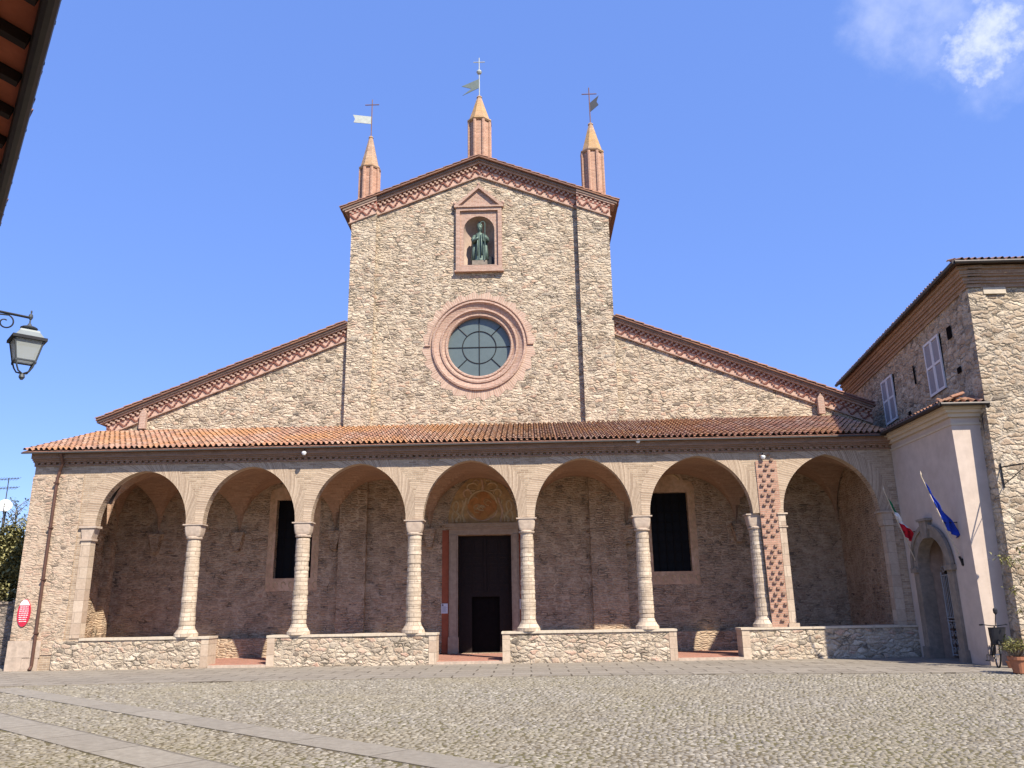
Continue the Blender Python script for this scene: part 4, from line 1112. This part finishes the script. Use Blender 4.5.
# wall lanterns
M['lampgrey'] = flat('grey_lamp_iron', (0.09, 0.10, 0.11), 0.5, 0.3)
def lantern(name, label, c, s, arm_dir, arm_len, group='wall lanterns'):
    """c: centre of the glass body; hangs from an arm that runs back along arm_dir to its wall"""
    c = Vector(c); ad = Vector(arm_dir).normalized()
    t_ = thing(name, label, 'lantern', c, group)
    n = 4; rt, rb = .285 * s, .195 * s; zt, zb = .165 * s, -.165 * s
    rot = math.atan2(-c.y, -c.x) + math.pi / 4 + .16
    mb = MB(); mb.lathe(c, [(zb, rb), (zt, rt)], 4, rot=rot); g_ = mb.build('glass', M['lglass'], t_)
    mb = MB()
    for k in range(4):
        a = rot + k * math.pi / 2; d = Vector((math.cos(a), math.sin(a), 0))
        mb.tube([c + d * rb + Vector((0, 0, zb)), c + d * rt + Vector((0, 0, zt))], .014 * s, 6)
        b = rot + (k + 1) * math.pi / 2; e = Vector((math.cos(b), math.sin(b), 0))
        mb.tube([c + d * rb + Vector((0, 0, zb)), c + e * rb + Vector((0, 0, zb))], .016 * s, 6)
        mb.tube([c + d * rb + Vector((0, 0, zb)), c + d * rb * .8 + Vector((0, 0, zb - .10 * s)), c + d * rb * .55 + Vector((0, 0, zb - .17 * s)), c + Vector((0, 0, zb - .20 * s))], .013 * s, 6)
        mb.lathe(c + d * rb + Vector((0, 0, zb - .05 * s)), [(0, .01 * s), (.03 * s, .02 * s), (.06 * s, .012 * s)], 6)
    mb.lathe(c + Vector((0, 0, zb - .30 * s)), [(0, .02 * s), (.04 * s, .045 * s), (.08 * s, .04 * s), (.11 * s, .015 * s)], 10)
    mb.build('frame', M['lampgrey'], t_)
    mb = MB()
    mb.lathe(c, [(zt, rt * 1.22), (zt + .05 * s, rt * 1.22), (zt + .05 * s, rt * 1.08)], 4, rot=rot)
    mb.build('rim', M['iron'], t_)
    mb = MB()
    mb.lathe(c, [(zt + .05 * s, rt * 1.04), (zt + .15 * s, rt * .72), (zt + .18 * s, rt * .68)], 4, rot=rot)
    mb.lathe(c + Vector((0, 0, zt + .18 * s)), [(0, .08 * s), (.03 * s, .07 * s)], 12)
    mb.build('hood', M['vanegrey2'], t_)
    mb = MB()
    mb.lathe(c + Vector((0, 0, zt + .20 * s)), [(0, .05 * s), (.02 * s, .12 * s), (.04 * s, .13 * s), (.06 * s, .10 * s), (.08 * s, .04 * s), (.12 * s, .02 * s)], 12)
    top = c + Vector((0, 0, zt + .42 * s))
    mb.tube([c + Vector((0, 0, zt + .25 * s)), top], .012 * s, 6)
    mb.lathe(top + Vector((0, 0, -.03 * s)), [(0, .02 * s), (.04 * s, .035 * s), (.08 * s, .03 * s), (.1 * s, .01 * s), (.14 * s, .015 * s), (.16 * s, .006 * s)], 8)
    mb.build('finial', M['lampgrey'], t_)
    mb = MB(); a1 = top + ad * arm_len + Vector((0, 0, .10 * s))
    mb.tube([top, a1], .022 * s, 8)
    lo = top + ad * .35 * s + Vector((0, 0, 0)); cc = top + ad * .42 * s + Vector((0, 0, -.2 * s))
    pts = [a1 + Vector((0, 0, -.55 * s)), top + ad * (arm_len * .45) + Vector((0, 0, -.06 * s))]
    for a in np.linspace(1.3, -5.2, 24):
        r_ = .13 * s * (1 - (1.3 - a) / 9.0)
        pts.append(top + ad * (.34 * s - r_ * math.cos(a)) + Vector((0, 0, -.14 * s + r_ * math.sin(a))))
    mb.tube(pts, .012 * s, 6)
    mb.tube([a1 + Vector((0, 0, .12 * s)), a1 + Vector((0, 0, -.65 * s))], .022 * s, 6)
    mb.build('bracket', M['iron'], t_)
    return t_
M['vanegrey2'] = flat('zinc_hood', (0.22, 0.245, 0.245), 0.5, 0.2)
LC = at_y(25.5, 352, 10.2)
armn = (LC - lp_(0, WN, 0)).dot(LN)
lantern('wall_lantern', 'grey four sided lantern hanging from a scrolled bracket under open sky', LC, .84, -LN, armn - .02)
RC2 = Vector((14.25, 22.3, 4.92))
lantern('wall_lantern', 'lantern on an iron bracket fixed to the stone house corner', RC2, .95, (-.28, 1.65, 0), 1.62)

# ================================================================== STATUE
def statue():
    c = Vector((NCX + .02, B + .18, 16.84))
    st = thing('statue', 'green bronze robed bishop with mitre and staff standing in the gable niche', 'statue', c)
    mb = MB(); mb.box(c.x - .34, c.x + .34, c.y - .24, c.y + .24, 16.63, 16.84); mb.build('pedestal', M['greystone'], st)
    H = 2.02
    rows = [(0, .31, .22), (.06, .30, .21), (.3, .27, .20), (.55, .25, .19), (.9, .235, .18), (1.15, .225, .17), (1.35, .23, .17), (1.46, .21, .16), (1.52, .16, .13), (1.56, .075, .08), (1.60, .075, .08), (1.64, .10, .11), (1.72, .115, .13), (1.80, .11, .125), (1.83, .10, .115), (1.86, .125, .09), (1.98, .135, .075), (2.10, .09, .05), (2.18, .02, .02)]
    n = 40; vs = []; fs = []
    for z, rx, ry in rows:
        for k in range(n):
            a = 2 * math.pi * k / n
            f_ = 1.0
            if z < 1.3: f_ = 1 + .075 * math.sin(a * 9 + z * 1.5) * min(1, (1.35 - z)) + .04 * math.sin(a * 17)
            y = -ry * f_ * math.sin(a)
            if 1.64 <= z <= 1.74 and abs(a - math.pi / 2) < .2: y -= .03
            vs.append((c.x + rx * f_ * math.cos(a), c.y + y, c.z + z * .93))
    for i in range(len(rows) - 1):
        for k in range(n):
            fs.append((i * n + k, i * n + (k + 1) % n, (i + 1) * n + (k + 1) % n, (i + 1) * n + k))
    fs.append(tuple(range(n))); fs.append(tuple((len(rows) - 1) * n + k for k in reversed(range(n))))
    mb = MB(); mb.add(vs, fs)
    def P(x, y, z): return (c.x + x, c.y + y, c.z + z * .93)
    # sleeves: one hand blessing in front, one holding the staff
    mb.tube([P(-.22, 0, 1.40), P(-.31, -.06, 1.18), P(-.27, -.17, 1.02), P(-.12, -.27, 1.12), P(-.04, -.29, 1.2)], [.09, .10, .11, .07, .04], 10)
    mb.tube([P(.22, 0, 1.40), P(.33, -.04, 1.20), P(.34, -.15, 1.06), P(.27, -.25, 1.18), P(.25, -.27, 1.26)], [.09, .10, .11, .07, .045], 10)
    fig = mb.build('figure', M['bronze'], st, smooth=True)
    mb = MB()   # cope hanging from the shoulders at both sides, stole down the front
    for s in (-1, 1):
        pts = [P(s * .17, .02, 1.44), P(s * .25, .0, 1.1), P(s * .27, -.02, .6), P(s * .29, -.02, .10)]
        mb.tube(pts, [.06, .09, .10, .12], 8)
        mb.tube([P(s * .08, -.19, 1.4), P(s * .09, -.24, .9), P(s * .10, -.27, .25)], [.03, .035, .04], 6)
    mb.build('cope', M['bronze'], fig, smooth=True)
    mb = MB(); cr_ = [P(.25, -.29, .0), P(.25, -.29, 1.9)] + [P(.25 - .10 + .10 * math.cos(t_), -.29, 1.9 + .12 * math.sin(t_)) for t_ in np.linspace(.2, 4.4, 12)]
    mb.tube(cr_, .022, 6); mb.build('crosier', M['bronze'], st)
statue()

# ================================================================== SMALL THINGS
# oval red information plaque on the left pier
pc = at_y(24, 613, D - .05)
pl = thing('wall_plaque', 'red oval information plaque with white top on the left pier', 'sign', pc)
OA, OB = .225, .46
def ell(s=1.0): return [(pc.x + OA * s * math.cos(a), pc.z + OB * s * math.sin(a)) for a in np.linspace(0, 2 * math.pi, 48, endpoint=False)]
MB().prism([ell()], pc.y - .02, pc.y + .03).build('plate', M['signred'], pl)
cut = .58
capp = [(pc.x + OA * .97 * math.cos(a), pc.z + OB * .97 * math.sin(a)) for a in np.linspace(math.asin(cut), math.pi - math.asin(cut), 20)]
MB().prism([capp], pc.y - .025, pc.y - .0205).build('white_cap', M['white'], pl)
mb = MB()
for k in range(8):
    z = pc.z + OB * (.44 - k * .15); hw_ = OA * math.sqrt(max(0, 1 - ((z - pc.z) / OB) ** 2)) * .72
    mb = MB(); x = pc.x - hw_
    while x < pc.x + hw_ - .02:
        w_ = random.uniform(.03, .09); mb.box(x, min(x + w_, pc.x + hw_), pc.y - .024, pc.y - .0205, z - .012, z + .012); x += w_ + .018
    mb.build('lettering_line', M['white'], pl)
# pale notices either side of the door
for (px, py, lab) in ((444.5, 608.5, 'pale notice board on the red strip left of the church door'), (523, 604, 'pale notice board half hidden behind the column right of the door')):
    p = at_y(px, py, B - .05)
    nt_ = thing('notice_board', lab, 'notice', p, 'notices beside the door')
    MB().box(p.x - .13, p.x + .13, B - .06, B - .022, p.z - .19, p.z + .19).build('panel', M['paper'], nt_)
    mb = MB()
    for k in range(6): mb.box(p.x - .10, p.x + .05 + .04 * ((k * 3) % 2), B - .066, B - .0605, p.z + .06 - k * .04, p.z + .07 - k * .04)
    mb.box(p.x - .10, p.x - .04, B - .066, B - .0605, p.z + .10, p.z + .16)
    mb.build('printed_lines', M['ink'], nt_)
# small white lamps under the eave
for px, py, lab in ((304, 453, 'small white lamp under the eave above the second column from the left'), (638, 441, 'small white lamp under the eave above the fifth column'), (763, 457, 'small white lamp at the head of the mended brick strip')):
    y = D - .42 if px != 763 else D - .12
    p = at_y(px, py, y)
    lm = thing('eave_lamp', lab, 'lamp', p, 'small lamps under the portico eave')
    mb = MB(); mb.lathe(p + Vector((0, 0, -.07)), [(0, .05), (.05, .08), (.1, .085), (.13, .04)], 12); mb.build('housing', M['white'], lm)
    mb = MB(); mb.tube([p + Vector((0, 0, .05)), p + Vector((0, 0, .14)), (p.x, D, p.z + .14)], .015, 6); mb.build('arm', M['iron'], lm)

# flags
def flag(name, label, base, tip, bands, t0, t1, wmax, group):
    base = Vector(base); tip = Vector(tip)
    f_ = thing(name, label, 'flag', base, group)
    mb = MB(); mb.tube([base, tip], [.022, .016], 8); mb.lathe(tip, [(0, .02), (.05, .03), (.1, .02), (.16, .004)], 8); mb.build('pole', M['polewood'], f_)
    mb = MB(); d = (tip - base).normalized()
    mb.tube([base - d * .12, base + d * .18], .035, 8); mb.obox(base + Vector((.0, -.06, -.1)), (1, 0, 0), (0, 1, 0), (0, 0, 1), .06, .12, .2)
    md = base + (tip - base) * .45
    mb.tube([md, Vector((PX, md.y, md.z))], .015, 6); mb.build('bracket', M['iron'], f_)
    L = tip - base
    side_ = d.cross(Vector((0, 0, 1))).normalized()
    nu, nv = 30, 12
    for bi, (b0, b1, mat) in enumerate(bands):
        vs = []; fs = []
        for i in range(nu + 1):
            q = b0 + (b1 - b0) * i / nu           # 0 at the tip end .. 1 lower end
            t_ = t0 + (t1 - t0) * q
            wd = wmax * (.06 + .94 * min(1, q * 1.25) ** 1.2) * (1 if q < .88 else 1 - (q - .88) * 3.0)
            for j in range(nv + 1):
                v = j / nv
                p = base + L * t_ + Vector((.80, .05, -.60)) * wd * v + side_ * (.055 * math.sin(v * 11 + q * 9) * (.3 + q) * v ** .3 + .03 * math.sin(q * 23 + v * 3))
                vs.append(p)
        for i in range(nu):
            for j in range(nv):
                fs.append((i * (nv + 1) + j, i * (nv + 1) + j + 1, (i + 1) * (nv + 1) + j + 1, (i + 1) * (nv + 1) + j))
        mb = MB(); mb.add(vs, fs)
        o = mb.build('cloth', mat, f_, smooth=True)
        sm = o.modifiers.new('thick', 'SOLIDIFY'); sm.thickness = .006
    return f_
b1_ = at_x(918, 566, PX - .02); b2_ = at_x(962, 562, PX - .02)
flag('hanging_flag', 'limp green white and red flag on a slanted pole beside the portico pier', b1_, at_x(884, 491, 12.1), [(0, .30, M['fgreen']), (.30, .58, M['fwhite']), (.58, 1, M['fred'])], .90, .38, .62, 'flags over the porch doorway')
f2 = flag('hanging_flag', 'limp blue flag on a slanted pole right of the arched doorway', b2_, at_x(921, 476, 12.1), [(0, 1, M['fblue'])], .93, .36, .58, 'flags over the porch doorway')
# bicycle seen end-on in front of the porch corner
def bicycle():
    base = at_z(1001, 668, -.012)
    yaw = math.radians(-108)                       # the front wheel points to the camera, slightly left
    bk = thing('bicycle', 'dark bicycle with black front basket parked against the porch corner', 'bicycle', base)
    fw = Vector((math.cos(yaw), math.sin(yaw), 0)); sd = Vector((-fw.y, fw.x, 0)); base = base + Vector((0.02, .15, 0))
    lean = .10
    def P(f, s, z): return base + fw * f + sd * (s + lean * z) + Vector((0, 0, z))
    R_ = .34
    for f0 in (0.0, -1.06):
        mb = MB(); mb.tube([P(f0 + R_ * math.cos(a), 0, R_ + R_ * math.sin(a)) for a in np.linspace(0, 2 * math.pi, 37)], .024, 8, False); wh = mb.build('wheel', M['rubber'], bk)
        mb = MB()
        mb.tube([P(f0 + (R_ - .03) * math.cos(a), 0, R_ + (R_ - .03) * math.sin(a)) for a in np.linspace(0, 2 * math.pi, 37)], .01, 6, False)
        for k in range(14):
            a = k * math.pi / 7; mb.tube([P(f0, .02 * (-1) ** k, R_), P(f0 + .31 * math.cos(a), 0, R_ + .31 * math.sin(a))], .003, 4)
        mb.tube([P(f0, -.05, R_), P(f0, .05, R_)], .02, 8); mb.build('rim', M['chrome'], wh)
        mb = MB(); mb.tube([P(f0 + (R_ + .05) * math.cos(a), 0, R_ + (R_ + .05) * math.sin(a)) for a in np.linspace(.1, 2.8, 18)], [.035] * 18, 6); mb.build('mudguard', M['black'], bk)
    mb = MB(); hd = P(-.22, 0, .92); bb = P(-.62, 0, .30); st = P(-.80, 0, .88)
    for s in (-.05, .05): mb.tube([P(0, s, R_), P(-.13, s, .70), P(-.17, 0, .78)], .014, 6)
    mb.tube([P(-.16, 0, .72), P(-.24, 0, 1.08)], .022, 8)
    mb.tube([P(-.19, 0, .80), bb], .022, 8); mb.tube([P(-.20, 0, .88), P(-.70, 0, .52)], .018, 8); mb.tube([bb, st], .018, 8)
    for s in (-.05, .05): mb.tube([bb, P(-1.06, s, R_)], .011, 6); mb.tube([P(-.77, 0, .78), P(-1.06, s, R_)], .009, 6)
    mb.build('frame', M['black'], bk)
    mb = MB(); mb.tube([P(-.34, -.33, 1.12), P(-.22, -.28, 1.13), P(-.18, -.08, 1.10), P(-.18, .08, 1.10), P(-.22, .28, 1.13), P(-.34, .33, 1.12)], .013, 8)
    for s in (-1, 1): mb.tube([P(-.38, s * .34, 1.12), P(-.24, s * .29, 1.13)], .022, 8)
    mb.tube([P(-.20, .02, 1.10), P(-.22, .04, 1.40)], .012, 6); mb.lathe(P(-.22, .05, 1.40), [(0, .02), (.05, .055), (.14, .06), (.18, .03)], 8)
    mb.build('handlebar', M['black'], bk)
    mb = MB(); mb.lathe((0, 0, 0), [], 4) if False else None
    bc = P(.06, 0, .60); vs = []; n = 20
    rows = [(0, .14), (.02, .155), (.26, .19), (.44, .21), (.46, .22), (.46, .19), (.03, .13)]
    fs = []
    for z, r in rows:
        for k in range(n):
            a = 2 * math.pi * k / n; e = .6
            vs.append(bc + fw * r * .8 * math.copysign(abs(math.cos(a)) ** e, math.cos(a)) + sd * (r * math.copysign(abs(math.sin(a)) ** e, math.sin(a)) + lean * z) + Vector((0, 0, z)))
    for i in range(len(rows) - 1):
        for k in range(n): fs.append((i * n + k, i * n + (k + 1) % n, (i + 1) * n + (k + 1) % n, (i + 1) * n + k))
    fs.append(tuple(range(n))); fs.append(tuple((len(rows) - 1) * n + k for k in range(n)))
    mb = MB(); mb.add(vs, fs); mb.build('basket', M['black'], bk)
    mb = MB(); mb.tube([P(-.70, 0, .96), P(-.80, 0, .97), P(-.92, 0, .98), P(-1.0, 0, 1.0)], [.035, .06, .10, .09], 10); mb.tube([st, P(-.83, 0, .96)], .014, 6); mb.build('saddle', M['black'], bk)
    mb = MB(); mb.tube([P(-.62, -.16, .30), P(-.62, .16, .30)], .015, 6)
    for s, dz in ((-.16, -.15), (.16, .15)):
        mb.tube([P(-.62, s, .30), P(-.62 + .06, s, .30 + dz)], .011, 6); mb.obox(P(-.60, s - .04, .29 + dz), fw, sd, (0, 0, 1), .08, .1, .025)
    mb.build('pedals', M['iron'], bk)
bicycle()

# potted plants
def leaf(mb, p, d, L, wd, droop=.25, up=Vector((0, 0, 1))):
    d = d.normalized(); s = d.cross(up)
    if s.length < .01: s = Vector((1, 0, 0))
    s = s.normalized() * wd / 2
    n_ = s.cross(d).normalized()
    a = p + d * L * .45 + Vector((0, 0, -droop * L * .2)); t_ = p + d * L + Vector((0, 0, -droop * L))
    mb.add([p, a + s + n_ * .12 * wd, t_, a - s + n_ * .12 * wd, a - n_ * .05 * wd], [(0, 4, 1), (4, 2, 1), (0, 3, 4), (4, 3, 2)])
def rdir(zmin=-.3):
    while True:
        d = Vector((random.gauss(0, 1), random.gauss(0, 1), random.gauss(0, 1)))
        if d.length > .1:
            d.normalize()
            if d.z > zmin: return d
def pot(par, x, y, r, h):
    mb = MB(); mb.lathe((x, y, -.012), [(0, r * .68), (h * .8, r * .95), (h * .8, r * 1.06), (h, r * 1.08), (h, r * .92), (h * .86, r * .9)], 20); mb.build('pot', M['pot'], par)
    mb = MB(); mb.lathe((x, y, -.012), [(h * .82, r * .9), (h * .87, r * .88)], 16); mb.build('soil', M['soil'], par)
def bushy(label, px, py, r, h, bw, bh, nl, mat, grp):
    b = at_z(px, py, -.012)
    pt = thing('potted_plant', label, 'plant', (b.x, b.y, -.012), grp); pot(pt, b.x, b.y, r, h)
    mb = MB(); ms = MB()
    for i in range(nl):
        d = rdir(-.2); q = random.random() ** .5
        p = Vector((b.x, b.y, h + bh * .4)) + Vector((d.x * bw * q, d.y * bw * q, d.z * bh * .6 * q))
        leaf(mb, p, rdir(-.2), random.uniform(.06, .13), random.uniform(.03, .06))
        if i % 14 == 0: ms.tube([(b.x, b.y, h * .8), p], .006, 4)
    mb.build('foliage', M[mat], pt); ms.build('stem', M['bark'], pt)
bushy('low leafy plant in a terracotta pot beside the bicycle', 1021, 673, .24, .40, .40, .42, 420, 'leafpale', 'potted plants by the stone house')
bushy('small dark potted herb behind the bicycle wheel', 1012, 668, .12, .18, .2, .7, 160, 'leaf', 'potted plants by the stone house')
tb = Vector((13.85, 22.95, 0))
tp = thing('tall_potted_plant', 'tall spindly plant with yellow green leaf clusters against the stone house', 'plant', (tb.x, tb.y, -.012)); pot(tp, tb.x, tb.y, .26, .45)
ms = MB(); mb = MB()
for tgt, k in (((1012, 564), 1), ((1004, 558), 1), ((1018, 560), 1), ((1014, 591), .8), ((1026, 545), 1), ((1030, 580), 1), ((1021, 610), .7)):
    e = at_y(*tgt, 22.95 + random.uniform(-.2, .2)); mid_ = (tb + e) / 2 + Vector((.18, 0, .25))
    a0 = Vector((tb.x, tb.y, .38)); path = [a0.lerp(mid_, t_) if t_ < 1 else mid_ for t_ in (0, .5, 1)] + [mid_.lerp(e, .5) + Vector((.03, 0, .05)), e]
    ms.tube(path, [.02, .018, .014, .01, .006], 6)
    for q in range(int(34 * k)):
        p = e + Vector((random.gauss(0, .13), random.gauss(0, .12), random.gauss(0, .06)))
        leaf(mb, p, rdir(-.6), random.uniform(.10, .20), random.uniform(.035, .06), .4)
ms.build('stem', M['bark'], tp); mb.build('foliage', M['leafpale'], tp)

# ================================================================== LEFT BACKGROUND
gw = MB(); gw.box(-42, PL - .03, 31.0, 31.5, -.05, 2.25)
for k in range(40):
    x = -41.8 + k * .6
    if x < PL - .6: gw.box(x, x + .57, 30.95, 31.55, 2.251, 2.36 + random.uniform(-.03, .05))
o = gw.build('garden_wall', M['garden'], origin=(-30, 31, 0)); o['label'] = 'dark rubble garden wall left of the portico pier'; o['category'] = 'wall'
def leafmass(name, label, cat, boxes, n, size, mat, stems=None):
    c = boxes[0][0]
    t_ = thing(name, label, cat, (c[0], c[1], 0))
    mb = MB()
    for i in range(n):
        (cx, cy, cz), (rx, ry, rz) = random.choice(boxes)
        d = rdir(-1); q = random.random() ** .35
        q *= 1 + .18 * math.sin(d.x * 7 + cx) * math.sin(d.z * 6 + cx * 2)
        leaf(mb, Vector((cx + d.x * rx * q, cy + d.y * ry * q, cz + d.z * rz * q)), rdir(-.6), size * random.uniform(.6, 1.4), size * random.uniform(.4, .7), .3)
    mb.build('foliage', M[mat], t_)
    ms = MB()
    for (p0, p1, r) in (stems or []): ms.tube([p0, (Vector(p0) + Vector(p1)) / 2 + Vector((random.uniform(-.1, .1), 0, 0)), p1], [r, r * .7, r * .35], 6)
    if stems: ms.build('stem', M['bark'], t_)
    return t_
bx = []
for k in range(44):
    x = -18.4 - random.random() * 5.0
    bx.append(((x, 32.1 + random.uniform(-.3, .3), random.uniform(1.9, 5.0)), (.85, .5, .75)))
st_ = [((x, 32.3, 0), (x + random.uniform(-.3, .3), 32.1, 4.2), .05) for x in np.arange(-23, -18.3, .5)]
leafmass('ivy_hedge', 'olive green overgrown ivy hedge above the garden wall', 'hedge', bx, 42000, .17, 'ivy', st_)
# a slim young tree rising over the hedge
ty = 35.0; tx = at_y(15, 520, ty).x
tt = thing('young_tree', 'slim sparse young tree rising above the ivy hedge', 'tree', (tx, ty, 0))
ms = MB(); mb = MB()
ms.tube([(tx, ty, 0), (tx + .1, ty, 3), (tx, ty, 6.4)], [.07, .05, .015], 8)
for k in range(26):
    z = 4.4 + k * .085; a = k * 2.4; L = random.uniform(.5, 1.0) * (1 - k * .018)
    e = Vector((tx + L * math.cos(a), ty + L * math.sin(a), z + L * .9)); s_ = Vector((tx + .04, ty, z))
    ms.tube([s_, s_.lerp(e, .5), e], [.018, .012, .005], 5)
    for q in range(16):
        leaf(mb, s_.lerp(e, random.uniform(.3, 1.05)) + Vector((random.gauss(0, .06), random.gauss(0, .06), random.gauss(0, .06))), rdir(-.5), random.uniform(.10, .17), random.uniform(.04, .07), .3)
ms.build('trunk', M['bark'], tt); mb.build('crown', M['leaf'], tt)
# white satellite dish and aerial beyond the hedge
sp = at_y(5, 506, 38.0)
sdh = thing('satellite_dish', 'white satellite dish showing above the ivy hedge', 'dish', (sp.x, sp.y, 0))
mb = MB(); vs = []; fs = []; n = 24
fwd = Vector((.45, -.85, .30)).normalized(); ua = fwd.cross(Vector((0, 0, 1))).normalized(); va = ua.cross(fwd)
for i in range(7):
    r = .31 * i / 6
    for k in range(n):
        a = 2 * math.pi * k / n; vs.append(sp + ua * r * math.cos(a) + va * r * math.sin(a) + fwd * (r * r * .55))
for i in range(6):
    for k in range(n): fs.append((i * n + k, i * n + (k + 1) % n, (i + 1) * n + (k + 1) % n, (i + 1) * n + k))
mb.add(vs, fs); o = mb.build('reflector', M['white'], sdh, smooth=True); o.modifiers.new('thick', 'SOLIDIFY').thickness = .02
mb = MB(); mb.tube([(sp.x, sp.y + .1, 0), (sp.x, sp.y + .1, sp.z)], .04, 8); mb.tube([sp - va * .45 + fwd * .1, sp + fwd * .5 - va * .1], .02, 6); mb.build('mast', M['iron'], sdh)
ap = at_y(8, 485, 39.0)
ae = thing('television_aerial', 'thin rooftop television aerial above the hedge at the left edge', 'aerial', (ap.x, ap.y, 0))
mb = MB(); mb.tube([(ap.x, ap.y, 0), (ap.x, ap.y, ap.z + .35)], .022, 6); mb.build('mast', M['ledge'], ae)
mb = MB()
for dz in (.3, -.15):
    mb.tube([(ap.x - .55, ap.y, ap.z + dz - .03), (ap.x + .5, ap.y, ap.z + dz + .03)], .014, 5)
    for k in range(8):
        x = ap.x - .5 + k * .14; mb.tube([(x, ap.y - .2, ap.z + dz - .1), (x, ap.y + .2, ap.z + dz + .1)], .01, 5)
mb.build('elements', M['ledge'], ae)

# tidy: drop the working properties
for o in bpy.data.objects:
    if '_o' in o: del o['_o']
